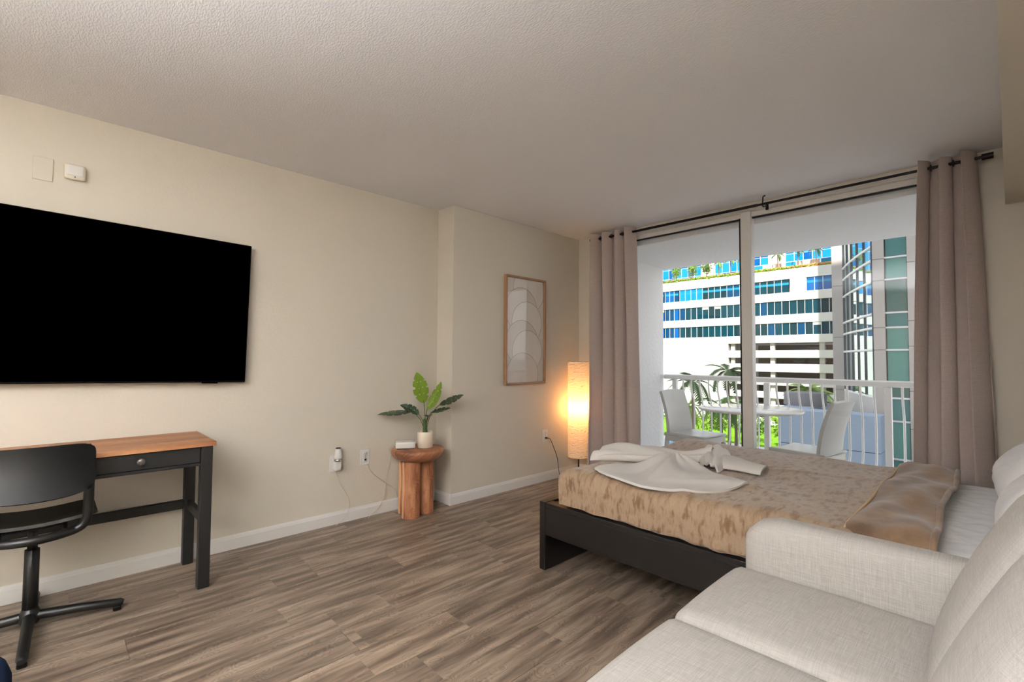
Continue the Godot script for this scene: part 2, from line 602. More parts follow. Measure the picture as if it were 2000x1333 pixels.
# ------------------------------------------------------------------ the room
func room() -> void:
	# floor of separate planks running towards the window
	var fl := Node3D.new()
	fl.name = "floor"
	fl.set_meta("kind", "structure")
	add_child(fl)
	var s := st()
	bar(s, Vector3(XL - 0.1, -0.2, ZW - 0.12), Vector3(XR + 0.1, -0.009, ZB + 0.1), 0.0)
	obj("subfloor", s, M.subfloor, fl)
	rng.seed = 11
	var w := 0.186
	var x := XL
	var row := 0
	while x < XR - 0.001:
		var x1 := minf(x + w, XR)
		var z := ZB + rng.randf_range(0.0, 1.2)
		while z > ZW - 0.11:
			var z0 := minf(z, ZB)
			var z1 := maxf(z - 1.22, ZW - 0.11)
			# the boxed-out part stands on the slab
			if z0 - z1 > 0.02:
				plank(fl, x, x1, z1, z0)
			z -= 1.22
		x += w
		row += 1
	# walls
	s = st()
	bar(s, Vector3(XL - 0.12, -0.2, ZW - 0.12), Vector3(XL, H, ZB), 0.0)
	bar(s, Vector3(XL - 0.001, 0.0, ZW), Vector3(XC, H, ZC), 0.004)
	structure("wall_left", s, M.wall_paint)
	s = st()
	bar(s, Vector3(XR, -0.2, ZW - 0.12), Vector3(XR + 0.12, H, ZB), 0.0)
	var wr := structure("wall_right", s, M.wall_paint)
	s = st()
	# boxed duct under the ceiling along the right wall
	var a := Vector3(0.025, 2.10, ZW)
	var n := Vector3(-0.03, 2.10, ZB)
	var A := [a, Vector3(a.x, H, ZW), Vector3(XR, H, ZW), Vector3(XR, 2.10, ZW)]
	var B := [n, Vector3(n.x, H, ZB), Vector3(XR, H, ZB), Vector3(XR, 2.10, ZB)]
	quad(s, A[0], A[1], B[1], B[0])
	quad(s, A[3], A[0], B[0], B[3])
	obj("soffit", s, M.wall_paint, wr)
	s = st()
	bar(s, Vector3(XL, -0.2, ZB), Vector3(XR, H, ZB + 0.12), 0.0)
	structure("wall_back", s, M.wall_paint)
	s = st()
	bar(s, Vector3(XL, -0.2, ZW - 0.12), Vector3(-2.72, H, ZW), 0.0)
	bar(s, Vector3(-0.16, -0.2, ZW - 0.12), Vector3(XR, H, ZW), 0.0)
	bar(s, Vector3(-2.72, 2.425, ZW - 0.12), Vector3(-0.16, H, ZW), 0.0)
	structure("wall_window", s, M.wall_paint)
	s = st()
	bar(s, Vector3(XL - 0.12, H, ZW - 0.12), Vector3(XR + 0.12, H + 0.15, ZB + 0.12), 0.0)
	structure("ceiling", s, M.ceiling_paint)
	# baseboards: a moulded profile along each wall
	s = st()
	baseboard(s, Vector3(XL, 0, ZB), Vector3(XL, 0, ZC), Vector3(1, 0, 0))
	baseboard(s, Vector3(XL, 0, ZC), Vector3(XC + 0.0145, 0, ZC), Vector3(0, 0, 1))
	baseboard(s, Vector3(XC, 0, ZC + 0.0145), Vector3(XC, 0, ZW), Vector3(1, 0, 0))
	structure("baseboard_left", s, M.trim_paint)
	s = st()
	baseboard(s, Vector3(XC, 0, ZW), Vector3(-2.72, 0, ZW), Vector3(0, 0, 1))
	baseboard(s, Vector3(-0.16, 0, ZW), Vector3(XR, 0, ZW), Vector3(0, 0, 1))
	structure("baseboard_window", s, M.trim_paint)
	s = st()
	baseboard(s, Vector3(XR, 0, ZW), Vector3(XR, 0, ZB), Vector3(-1, 0, 0))
	structure("baseboard_right", s, M.trim_paint)
	window()

func plank(fl: Node3D, x0: float, x1: float, z1: float, z0: float) -> void:
	var s := st()
	var g := 0.0006
	var ch := 0.0012
	var top := 0.0
	var k := rng.randi_range(0, 5)
	var flip := rng.randf() < 0.5
	var off := rng.randf()
	var P := func(x: float, y: float, z: float) -> Array:
		var u := (z0 - z) / 1.22 * 0.95 + off
		var v := (x - x0) / 0.186
		if flip:
			v = 1.0 - v
		return [Vector3(x, y, z), Vector2(u, (k + 0.02 + v * 0.96) / 6.0)]
	var xa := x0 + g
	var xb := x1 - g
	var za := z1 + g
	var zb := z0 - g
	var T := [P.call(xa + ch, top, zb - ch), P.call(xb - ch, top, zb - ch), P.call(xb - ch, top, za + ch), P.call(xa + ch, top, za + ch)]
	var E := [P.call(xa, top - ch, zb), P.call(xb, top - ch, zb), P.call(xb, top - ch, za), P.call(xa, top - ch, za)]
	var L := [P.call(xa, top - 0.009, zb), P.call(xb, top - 0.009, zb), P.call(xb, top - 0.009, za), P.call(xa, top - 0.009, za)]
	quad(s, T[0][0], T[1][0], T[2][0], T[3][0], T[0][1], T[1][1], T[2][1], T[3][1])
	for i in 4:
		var j := (i + 1) % 4
		quad(s, E[i][0], E[j][0], T[j][0], T[i][0], E[i][1], E[j][1], T[j][1], T[i][1])
		quad(s, L[i][0], L[j][0], E[j][0], E[i][0], L[i][1], L[j][1], E[j][1], E[i][1])
	obj("plank", s, M["plank_%d" % rng.randi_range(0, 2)], fl)

func baseboard(s: SurfaceTool, a: Vector3, b: Vector3, out: Vector3) -> void:
	var prof := [Vector2(0.0005, 0.001), Vector2(0.014, 0.001), Vector2(0.014, 0.066), Vector2(0.0115, 0.071), Vector2(0.0105, 0.077), Vector2(0.007, 0.083), Vector2(0.0045, 0.088), Vector2(0.0005, 0.088)]
	for k in prof.size() - 1:
		var p: Vector2 = prof[k]
		var q: Vector2 = prof[k + 1]
		poly_out(s, [a + out * p.x + Vector3.UP * p.y, b + out * p.x + Vector3.UP * p.y, b + out * q.x + Vector3.UP * q.y, a + out * q.x + Vector3.UP * q.y], (a + b) / 2 + out * 0.005 + Vector3.UP * 0.04)
	for e in [a, b]:
		var p := []
		for k in prof:
			p.append(e + out * k.x + Vector3.UP * k.y)
		poly_out(s, p, (a + b) / 2)

func window() -> void:
	var t := Node3D.new()
	t.name = "window_1"
	t.set_meta("kind", "structure")
	add_child(t)
	var z0 := ZW - 0.11
	var z1 := ZW + 0.004
	var x0 := -2.72
	var x1 := -0.16
	var s := st()
	bar(s, Vector3(x0, 2.375, z0), Vector3(x1, 2.425, z1), 0.003)
	bar(s, Vector3(x0, 2.335, z0 + 0.02), Vector3(x1, 2.375, z1 - 0.035), 0.003)
	obj("head_frame", s, M.window_frame_paint, t)
	s = st()
	bar(s, Vector3(x0, 0.0, z0), Vector3(x1, 0.03, z1), 0.003)
	bar(s, Vector3(x0, 0.03, z0 + 0.03), Vector3(x1, 0.075, z1 - 0.045), 0.003)
	obj("sill_track", s, M.window_frame_paint, t)
	for e in [[x0, x0 + 0.05], [x1 - 0.05, x1]]:
		s = st()
		bar(s, Vector3(e[0], 0.03, z0), Vector3(e[1], 2.375, z1), 0.003)
		obj("jamb", s, M.window_frame_paint, t)
	s = st()
	bar(s, Vector3(-1.468, 0.03, z0 + 0.02), Vector3(-1.388, 2.40, z1 - 0.012), 0.004)
	obj("mullion", s, M.window_frame_paint, t)
	for e in [[x0 + 0.05, -1.468], [-1.388, x1 - 0.05]]:
		s = st()
		bar(s, Vector3(e[0], 2.322, z1 - 0.062), Vector3(e[1], 2.334, z1 - 0.046), 0.0)
		if e[0] < -2.0:
			bar(s, Vector3(-1.4775, 0.075, z1 - 0.040), Vector3(-1.4675, 2.33, z1 - 0.012), 0.0)  # thin dark strip along the left edge of the mullion
		obj("gasket_and_dark_strip", s, M.gasket_and_dark_strip, t)
		s = st()
		var z := z1 - 0.056
		quad(s, Vector3(e[0], 0.075, z), Vector3(e[1], 0.075, z), Vector3(e[1], 2.33, z), Vector3(e[0], 2.33, z))
		obj("pane", s, M.clear_glass, t)

# ------------------------------------------------------------------ things on the left wall
func television() -> void:
	var t := thing("television", "large black flat television mounted on cream wall above the desk", "television", Vector3(XL + 0.045, 1.468, -0.132))
	t.rotation = Vector3(deg_to_rad(-1.25), 0, 0)
	var s := st()
	box(s, Vector3(0, 0, 0), Vector3(0.03, 0.852, 1.475), 0.004)
	obj("case", s, M.tv_case, t)
	s = st()
	box(s, Vector3(0.0155, 0.003, 0), Vector3(0.002, 0.838, 1.463), 0.0005)
	obj("screen", s, M.screen_black, t)
	s = st()
	box(s, Vector3(0.004, -0.429, -0.55), Vector3(0.022, 0.006, 0.08), 0.002)
	obj("sensor_bar", s, M.tv_case, t)
	s = st()
	box(s, Vector3(-0.0295, 0, 0), Vector3(0.029, 0.4, 0.5), 0.003)
	obj("wall_mount", s, M.black_metal, t)

func wall_fittings() -> void:
	var s := st()
	box(s, Vector3.ZERO, Vector3(0.005, 0.117, 0.073), 0.003)
	var o := obj("wall_plate", s, M.wall_paint)
	o.position = Vector3(XL + 0.003, 2.119, 0.063)
	tag(o, "blank cream cover plate painted over, high on the wall above the television", "wall plate")
	var t := thing("wall_sensor", "small white plastic sensor box high on the wall beside blank plate", "sensor", Vector3(XL + 0.002, 2.128, -0.055))
	s = st()
	soft(s, Vector3(0.014, 0, 0), Vector3(0.026, 0.078, 0.082), 0.009, 6)
	obj("housing", s, M.ivory_plastic, t)
	s = st()
	soft(s, Vector3(0.026, 0.007, 0), Vector3(0.014, 0.056, 0.066), 0.006, 6)
	obj("lens", s, M.white_plastic, t)
	s = st()
	lathe(s, [Vector2(0, 0.002), Vector2(0.003, 0.001), Vector2(0.003, -0.001)], 10)
	var d := obj("indicator", s, M.slot, t)
	d.position = Vector3(0.0318, -0.028, 0)
	d.rotation.z = -PI / 2
	outlet(Vector3(XL, 0.43, -1.462), "white duplex outlet holding a plug-in air freshener", false)
	outlet(Vector3(XL, 0.442, -1.692), "white wall outlet with dark round port and pale cord, left of wooden side table", true)
	outlet(Vector3(XC, 0.436, -3.452), "white wall outlet with black lamp plug below framed picture", false)
	# plug-in freshener
	t = thing("plug_in_freshener", "white plug-in air freshener with shiny collar in the wall outlet", "air freshener", Vector3(XL + 0.008, 0.38, -1.470))
	s = st()
	soft(s, Vector3(0.022, 0.035, 0), Vector3(0.044, 0.07, 0.048), 0.012, 6)
	obj("plug_body", s, M.white_plastic, t)
	s = st()
	lathe(s, [Vector2(0.020, 0.068), Vector2(0.027, 0.070), Vector2(0.027, 0.084), Vector2(0.020, 0.086)], 20, Vector3(0.030, 0, 0))
	obj("collar", s, M.chrome, t)
	s = st()
	lathe(s, [Vector2(0.0, 0.160), Vector2(0.014, 0.159), Vector2(0.018, 0.152), Vector2(0.025, 0.10), Vector2(0.024, 0.086), Vector2(0.0, 0.085)], 20, Vector3(0.030, 0, 0))
	obj("bottle", s, M.white_plastic, t)
	s = st()
	lathe(s, [Vector2(0.0, 0.164), Vector2(0.016, 0.163), Vector2(0.017, 0.157), Vector2(0.0, 0.156)], 16, Vector3(0.030, 0, 0))
	obj("cap", s, M.seat_wood, t)
	# cords
	cord("cable", [Vector3(XL + 0.012, 0.372, -1.462), Vector3(XL + 0.014, 0.28, -1.50), Vector3(XL + 0.02, 0.16, -1.565), Vector3(XL + 0.03, 0.05, -1.545), Vector3(XL + 0.045, 0.004, -1.46)], 0.0016, M.wire_white, "thin pale cord hanging from air freshener outlet down to the floor")
	cord("cable", [Vector3(XL + 0.012, 0.385, -1.712), Vector3(XL + 0.014, 0.32, -1.745), Vector3(XL + 0.02, 0.235, -1.84), Vector3(XL + 0.025, 0.17, -1.93), Vector3(XL + 0.03, 0.09, -1.965), Vector3(XL + 0.04, 0.035, -2.03), Vector3(XL + 0.05, 0.006, -2.09)], 0.0028, M.wire_white, "pale cord looping from wall outlet down behind the wooden side table")
	cord("cable", [Vector3(-3.262, 0.512, -1.905), Vector3(-3.30, 0.49, -1.88), Vector3(-3.302, 0.42, -1.90), Vector3(XL + 0.016, 0.28, -1.87), Vector3(XL + 0.018, 0.14, -1.85), Vector3(XL + 0.024, 0.05, -1.80), Vector3(XL + 0.05, 0.004, -1.70)], 0.0018, M.wire_white, "thin pale cord running from white router down the wall to floor")

func cord(called: String, p: Array, r: float, m: Material, label: String) -> void:
	var s := st()
	tube(s, smooth(p, 6), r, 6)
	tag(obj(called, s, m), label, "cable")

func outlet(at: Vector3, label: String, port: bool) -> void:
	var t := thing("wall_outlet", label, "outlet", at, 0.0, "wall outlets")
	var s := st()
	box(s, Vector3(0.003, 0, 0), Vector3(0.006, 0.118, 0.074), 0.003)
	obj("cover_plate", s, M.white_plastic, t)
	for k in [-1, 1]:
		s = st()
		soft(s, Vector3(0.0065, 0.022 * k, 0), Vector3(0.005, 0.030, 0.034), 0.002, 4)
		var f := obj("socket", s, M.white_plastic, t)
		s = st()
		if port and k < 0:
			lathe(s, [Vector2(0, 0.0025), Vector2(0.007, 0.0025), Vector2(0.008, 0.001), Vector2(0.008, -0.002)], 14)
			var q := obj("port", s, M.slot, f)
			q.position = Vector3(0.0085, -0.018, 0)
			q.rotation.z = -PI / 2
		else:
			for d in [-0.006, 0.006]:
				box(s, Vector3(0.0089, 0.022 * k + 0.003, d), Vector3(0.0012, 0.009, 0.0022), 0.0)
			box(s, Vector3(0.0089, 0.022 * k - 0.008, 0), Vector3(0.0012, 0.005, 0.005), 0.001)
			obj("slot", s, M.slot, f)
	s = st()
	lathe(s, [Vector2(0, 0.002), Vector2(0.003, 0.001), Vector2(0.003, -0.001)], 10)
	var w := obj("screw", s, M.pewter, t)
	w.position = Vector3(0.0065, 0, 0)
	w.rotation.z = -PI / 2

func picture() -> void:
	var zc := -3.161
	var t := thing("framed_picture", "tall oak framed abstract print of pale interlocking arcs on the cream wall", "picture", Vector3(XC, 1.44, zc))
	var hw := 0.265
	var hh := 0.4975
	var f := 0.018
	var d := 0.034
	for e in [[Vector3(d / 2 + 0.001, hh - f / 2, 0), Vector3(d, f, hw * 2)], [Vector3(d / 2 + 0.001, -hh + f / 2, 0), Vector3(d, f, hw * 2)], [Vector3(d / 2 + 0.001, 0, hw - f / 2), Vector3(d, hh * 2 - 2 * f, f)], [Vector3(d / 2 + 0.001, 0, -hw + f / 2), Vector3(d, hh * 2 - 2 * f, f)]]:
		var s := st()
		box(s, e[0], e[1], 0.0015)
		obj("frame_bar", s, M.oak_frame, t)
	# the print: stacked half discs with fine outlines
	var W := 256
	var Hh := 500
	var im := Image.create(W, Hh, false, Image.FORMAT_RGB8)
	var bg := Color(0.86, 0.83, 0.79)
	im.fill(bg)
	var discs := [[0.60, 0.10, 0.42, Color(0.90, 0.87, 0.83)], [0.40, 0.30, 0.42, Color(0.87, 0.835, 0.795)], [0.55, 0.42, 0.40, Color(0.91, 0.885, 0.85)], [0.42, 0.62, 0.43, Color(0.86, 0.82, 0.78)], [0.56, 0.70, 0.40, Color(0.905, 0.875, 0.84)], [0.44, 0.93, 0.42, Color(0.88, 0.85, 0.81)]]
	for y in Hh:
		for x in W:
			var c := bg
			var fx := float(x) / W
			var fy := float(y) / W
			for k in discs:
				var q := Vector2(fx - k[0], fy - k[1] * Hh / W)
				var r: float = k[2]
				var dd := q.length()
				if dd < r:
					c = k[3]
				if absf(dd - r) < 0.004:
					c = Color(0.62, 0.55, 0.48)
				elif dd < r and absf(fmod(dd, 0.05) - 0.025) < 0.0022:
					c = c.darkened(0.035)
			im.set_pixel(x, y, c)
	var pm := mat("print_paper", Color(1, 1, 1), 0.8, 0.2)
	pm.albedo_texture = ImageTexture.create_from_image(im)
	var s := st()
	var X := 0.012
	var iw := hw - f
	var ih := hh - f
	quad(s, Vector3(X, -ih, iw), Vector3(X, -ih, -iw), Vector3(X, ih, -iw), Vector3(X, ih, iw), Vector2(0, 1), Vector2(1, 1), Vector2(1, 0), Vector2(0, 0))
	obj("print", s, pm, t)
	s = st()
	X = 0.026
	quad(s, Vector3(X, -ih, iw), Vector3(X, -ih, -iw), Vector3(X, ih, -iw), Vector3(X, ih, iw))
	obj("glass", s, M.clear_glass, t)
	s = st()
	box(s, Vector3(0.004, 0, 0), Vector3(0.006, hh * 2 - 0.02, hw * 2 - 0.02), 0.0)
	obj("backing", s, M.seat_wood, t)

# ------------------------------------------------------------------ desk and chair
func desk() -> void:
	var x0 := XL + 0.02
	var x1 := -2.862
	var z0 := -0.612
	var z1 := 0.60
	var t := thing("desk", "narrow console desk with orange pine top and black frame under television", "desk", Vector3((x0 + x1) / 2, 0, 0))
	x1 -= t.position.x
	x0 -= t.position.x
	var s := st()
	var th := 0.022
	var ty := 0.745
	# top with uv along its length
	var P := func(x: float, y: float, z: float) -> Array:
		return [Vector3(x, y, z), Vector2(z * 0.8, (x - x0) * 1.6 + y * 2.0)]
	var xa := x0 - 0.005
	var xb := x1 + 0.012
	var za := z0 - 0.012
	var zb := z1 + 0.012
	var c := 0.003
	var T := [P.call(xa + c, ty, zb - c), P.call(xb - c, ty, zb - c), P.call(xb - c, ty, za + c), P.call(xa + c, ty, za + c)]
	var E := [P.call(xa, ty - c, zb), P.call(xb, ty - c, zb), P.call(xb, ty - c, za), P.call(xa, ty - c, za)]
	var L := [P.call(xa, ty - th, zb), P.call(xb, ty - th, zb), P.call(xb, ty - th, za), P.call(xa, ty - th, za)]
	quad(s, T[0][0], T[1][0], T[2][0], T[3][0], T[0][1], T[1][1], T[2][1], T[3][1])
	quad(s, L[3][0], L[2][0], L[1][0], L[0][0], L[3][1], L[2][1], L[1][1], L[0][1])
	for i in 4:
		var j := (i + 1) % 4
		quad(s, E[i][0], E[j][0], T[j][0], T[i][0], E[i][1], E[j][1], T[j][1], T[i][1])
		quad(s, L[i][0], L[j][0], E[j][0], E[i][0], L[i][1], L[j][1], E[j][1], E[i][1])
	obj("desk_top", s, M.pine, t)
	var lw := 0.052
	for lx in [x0, x1 - lw]:
		for lz in [z0, z1 - lw]:
			s = st()
			bar(s, Vector3(lx, 0, lz), Vector3(lx + lw, ty - th, lz + lw), 0.003)
			obj("leg", s, M.black_wood, t)
	s = st()
	bar(s, Vector3(x0 + 0.01, 0.628, z0 + lw), Vector3(x0 + 0.03, ty - th, z1 - lw), 0.002)
	bar(s, Vector3(x0 + lw, 0.628, z0 + 0.012), Vector3(x1 - lw, ty - th, z0 + 0.034), 0.002)
	bar(s, Vector3(x0 + lw, 0.628, z1 - 0.034), Vector3(x1 - lw, ty - th, z1 - 0.012), 0.002)
	bar(s, Vector3(x1 - 0.035, 0.624, z0 + lw), Vector3(x1 - 0.006, 0.640, z1 - lw), 0.002)
	obj("apron", s, M.black_wood, t)
	for k in 2:
		var a := z0 + lw + 0.003 if k == 0 else 0.003
		var b := -0.003 if k == 0 else z1 - lw - 0.003
		s = st()
		bar(s, Vector3(x1 - 0.40, 0.642, a), Vector3(x1 - 0.004, ty - th - 0.004, b), 0.002)
		var d := obj("drawer", s, M.black_wood, t)
		s = st()
		lathe(s, [Vector2(0.0, 0.026), Vector2(0.012, 0.0255), Vector2(0.0165, 0.021), Vector2(0.0165, 0.017), Vector2(0.011, 0.012), Vector2(0.007, 0.008), Vector2(0.009, 0.0)], 20)
		var kn := obj("knob", s, M.pewter, d)
		kn.position = Vector3(x1 - 0.004, 0.682, (a + b) / 2 - 0.035)
		kn.rotation.z = -PI / 2
	s = st()
	bar(s, Vector3(x0 + 0.012, 0.315, z0 + lw), Vector3(x0 + 0.036, 0.365, z1 - lw), 0.002)
	obj("stretcher", s, M.black_wood, t)
	for lz in [z0 + 0.014, z1 - 0.038]:
		s = st()
		bar(s, Vector3(x0 + lw, 0.315, lz), Vector3(x1 - lw, 0.365, lz + 0.024), 0.002)
		obj("stretcher", s, M.black_wood, t)

func desk_chair() -> void:
	var t := thing("desk_chair", "black swivel chair with curved back on four-star base at desk", "chair", Vector3(-2.944, 0, 0.04))
	# base: hub and four tubular feet
	var s := st()
	lathe(s, [Vector2(0.0, 0.03), Vector2(0.030, 0.03), Vector2(0.036, 0.045), Vector2(0.034, 0.075), Vector2(0.026, 0.095), Vector2(0.0, 0.097)], 20)
	obj("hub", s, M.black_metal, t)
	for d in [Vector3(0.355, 0, 0.012), Vector3(0.05, 0, -0.31), Vector3(-0.05, 0, 0.31), Vector3(-0.33, 0, -0.012)]:
		s = st()
		tube(s, [d * 0.06 + Vector3(0, 0.060, 0), d * 0.5 + Vector3(0, 0.05, 0), d * 0.97 + Vector3(0, 0.034, 0), d + Vector3(0, 0.030, 0)], [0.021, 0.019, 0.018, 0.013], 12)
		var l := obj("foot", s, M.black_metal, t)
		s = st()
		box(s, d * 0.93 + Vector3(0, 0.0105, 0), Vector3(0.03, 0.02, 0.03), 0.004)
		obj("glide", s, M.black_plastic, l)
	s = st()
	lathe(s, [Vector2(0.0, 0.08), Vector2(0.026, 0.08), Vector2(0.0245, 0.345), Vector2(0.0, 0.346)], 18)
	obj("column_sleeve", s, M.black_metal, t)
	s = st()
	lathe(s, [Vector2(0.0, 0.34), Vector2(0.017, 0.34), Vector2(0.017, 0.44), Vector2(0.0, 0.44)], 16)
	obj("gas_lift", s, M.black_metal, t)
	# tubular frame under the seat, up to the back
	var hw := 0.168
	s = st()
	var p := []
	for k in 13:      # bowed rear tube
		var u := float(k) / 12.0 * 2.0 - 1.0
		p.append(Vector3(0.245 - 0.055 * u * u, 0.445, u * (hw - 0.045)))
	var left := [Vector3(0.20, 0.66, -hw), Vector3(0.20, 0.60, -hw), Vector3(0.195, 0.53, -hw), Vector3(0.19, 0.485, -hw + 0.004), Vector3(0.188, 0.458, -hw + 0.018)]
	var right := []
	for q in left:
		right.push_front(Vector3(q.x, q.y, -q.z))
	tube(s, smooth(left + p + right, 3), 0.018, 12)
	obj("back_frame", s, M.black_metal, t)
	s = st()
	tube(s, [Vector3(-0.13, 0.447, -0.10), Vector3(0.22, 0.447, -0.10)], 0.011, 10)
	tube(s, [Vector3(-0.13, 0.447, 0.10), Vector3(0.22, 0.447, 0.10)], 0.011, 10)
	box(s, Vector3(0, 0.445, 0), Vector3(0.14, 0.012, 0.22), 0.003)
	obj("seat_support", s, M.black_metal, t)
	# curved backrest shell
	s = st()
	sheet(s, func(u: float, v: float) -> Vector3:
		var a := u * 2.0 - 1.0
		var b := v * 2.0 - 1.0
		var rx := 0.186
		var ry := 0.105
		# rounded outline
		var e := pow(pow(absf(a), 7.0) + pow(absf(b), 7.0), 1.0 / 7.0)
		var m := maxf(absf(a), absf(b))
		var f := m / e if e > 1e-6 else 1.0
		var z := a * f * rx
		var y := b * f * ry
		return Vector3(0.232 - 0.9 * z * z - 0.03 * b * f + 0.012 * b * b, 0.706 + y + 0.018 * a * a * (0.5 - 0.5 * b), z), 24, 14, 0.012)
	obj("backrest", s, M.black_plastic, t)
	s = st()
	sheet(s, func(u: float, v: float) -> Vector3:
		var a := u * 2.0 - 1.0
		var b := v * 2.0 - 1.0
		var e := pow(pow(absf(a), 6.0) + pow(absf(b), 6.0), 1.0 / 6.0)
		var m := maxf(absf(a), absf(b))
		var f := m / e if e > 1e-6 else 1.0
		var z := a * f * 0.205
		var x := b * f * 0.20
		return Vector3(x, 0.462 + 0.55 * z * z + 0.45 * maxf(x, 0.0) * x * 1.6, z), 20, 20, 0.013)
	obj("seat", s, M.seat_wood, t)

func ottoman() -> void:
	var t := thing("ottoman", "navy blue upholstered ottoman cut off at the bottom left corner", "ottoman", Vector3(-1.655, 0, 0.302))
	var s := st()
	soft(s, Vector3(0, 0.235, 0), Vector3(0.50, 0.35, 0.50), 0.07, 10)
	obj("cushion", s, M.navy_cloth, t)
	for a in [-1, 1]:
		for b in [-1, 1]:
			s = st()
			lathe(s, [Vector2(0.0, 0.0), Vector2(0.014, 0.0), Vector2(0.02, 0.07), Vector2(0.0, 0.07)], 12, Vector3(0.17 * a, 0, 0.17 * b))
			obj("leg", s, M.black_wood, t)

# ------------------------------------------------------------------ side table, plant, router
func side_table() -> void:
	var c := Vector3(-3.117, 0, -2.02)
	var t := thing("side_table", "round side table with thick wooden top on three log legs", "side table", c)
	var s := st()
	lathe(s, [Vector2(0.0, 0.497), Vector2(0.190, 0.497), Vector2(0.196, 0.493), Vector2(0.198, 0.478), Vector2(0.192, 0.458), Vector2(0.170, 0.430), Vector2(0.135, 0.412), Vector2(0.0, 0.410)], 40)
	var o := obj("table_top", s, M.acacia, t)
	box_uv(o, Vector3(1.3, 0, 0), Vector3(0, 1.8, 2.0))
	for k in [[-3.088, -1.945, 0.064], [-3.118, -2.09, 0.062], [-3.205, -1.985, 0.064]]:
		s = st()
		var r: float = k[2]
		var at := Vector3(k[0], 0, k[1]) - c
		var out := []
		for i in 20:
			var a := TAU * i / 20.0
			out.append(Vector2(cos(a), sin(a)) * r * (1.0 + 0.06 * sin(a * 3.0 + k[0] * 9.0)))
		var bark := Vector2(-0.5, 0.86)
		s.set_smooth_group(0)
		for i in 20:
			var a: Vector2 = out[i]
			var b: Vector2 = out[(i + 1) % 20]
			quad(s, at + Vector3(b.x, 0, b.y), at + Vector3(a.x, 0, a.y), at + Vector3(a.x, 0.415, a.y), at + Vector3(b.x, 0.415, b.y), Vector2(0, (i + 1) / 20.0), Vector2(0, i / 20.0), Vector2(0.8, i / 20.0), Vector2(0.8, (i + 1) / 20.0))
		var g := obj("log_leg", s, M.acacia, t)
		# strip of pale sapwood down the side of the log
		s = st()
		s.set_smooth_group(0)
		for i in range(4, 8):
			for j in 8:
				var y0 := 0.002 + j * 0.0513
				var y1 := 0.002 + (j + 1) * 0.0513
				var A := []
				for q in [[i, y0], [i + 1, y0], [i + 1, y1], [i, y1]]:
					var rr := 1.006
					var pp: Vector2 = out[q[0]] * rr
					if q[0] == 4 or q[0] == 8:
						var nb: Vector2 = out[q[0] + (1 if q[0] == 4 else -1)] * rr
						pp = pp.lerp(nb, 0.3 + 0.5 * sin(q[1] * 17.0 + i + k[1] * 5.0) * 0.5 + 0.1)
					A.append(at + Vector3(pp.x, q[1], pp.y))
				quad(s, A[1], A[0], A[3], A[2])
		obj("sapwood_strip", s, M.sapwood, g)
	# router
	t = thing("router", "small white router box standing on the wooden side table", "router", Vector3(-3.155, 0.498, -1.935), deg_to_rad(58))
	s = st()
	soft(s, Vector3(0, 0.029, 0), Vector3(0.145, 0.052, 0.10), 0.010, 6, func(v: Vector3, _p: Vector3) -> Vector3:
		return Vector3(v.x, v.y * (1.0 + v.z * -0.9), v.z))
	obj("case", s, M.white_plastic, t)
	s = st()
	box(s, Vector3(0, 0.002, 0), Vector3(0.125, 0.004, 0.08), 0.001)
	obj("foot_pad", s, M.slot, t)
	plant()

# planar uv for a mesh: u = dot(p, a), v = dot(p, b)
func box_uv(o: MeshInstance3D, a: Vector3, b: Vector3) -> void:
	var arr := o.mesh.surface_get_arrays(0)
	var v: PackedVector3Array = arr[Mesh.ARRAY_VERTEX]
	var uv := PackedVector2Array()
	for p in v:
		uv.append(Vector2(p.dot(a), p.dot(b) + 0.4))
	arr[Mesh.ARRAY_TEX_UV] = uv
	var am := ArrayMesh.new()
	am.add_surface_from_arrays(Mesh.PRIMITIVE_TRIANGLES, arr)
	o.mesh = am

# a monstera leaf: outline with notches, folded along its midrib, built along a direction
func monstera(base: Vector3, tip: Vector3, up: Vector3, width: float, fold: float, droop: float, sd: int) -> SurfaceTool:
	var s := st()
	var L := (tip - base).length()
	var d := (tip - base) / L
	var side := d.cross(up).normalized()
	var nrm := side.cross(d).normalized()
	var r := RandomNumberGenerator.new()
	r.seed = sd
	var n := 26
	var th := 0.0012
	for sg in [-1.0, 1.0]:
		var cut := []
		for i in n + 1:
			var u := float(i) / n
			var w := width * pow(sin(PI * pow(u, 0.72)), 0.8) * (1.0 if u < 0.96 else 0.8)
			# notches between the lobes
			var ph := fmod(u * 4.2 + (0.25 if sg > 0 else 0.0) + 0.1 * r.randf(), 1.0)
			if u > 0.15 and u < 0.92 and ph < 0.17:
				w *= 0.66
			cut.append(w)
		for i in n:
			var u0 := float(i) / n
			var u1 := float(i + 1) / n
			# a hole near the rib in some segments
			for part in 3:
				var f0: float = [0.0, 0.22, 0.36][part]
				var f1: float = [0.22, 0.36, 1.0][part]
				if part == 1 and i % 5 == 2 and u0 > 0.15 and u0 < 0.75:
					continue
				var P := func(u: float, wv: float, f: float) -> Vector3:
					var q := wv * f
					return base + d * (u * L + q * 0.28) + side * sg * q * cos(fold) + nrm * (q * sin(fold) - droop * u * u * L - 0.14 * q * q / width)
				var a: Vector3 = P.call(u0, cut[i], f0)
				var b: Vector3 = P.call(u1, cut[i + 1], f0)
				var c: Vector3 = P.call(u1, cut[i + 1], f1)
				var e: Vector3 = P.call(u0, cut[i], f1)
				s.set_smooth_group(0)
				if sg > 0:
					quad(s, a, e, c, b)
					s.set_smooth_group(1)
					quad(s, b - nrm * th, c - nrm * th, e - nrm * th, a - nrm * th)
				else:
					quad(s, a, b, c, e)
					s.set_smooth_group(1)
					quad(s, e - nrm * th, c - nrm * th, b - nrm * th, a - nrm * th)
	return s

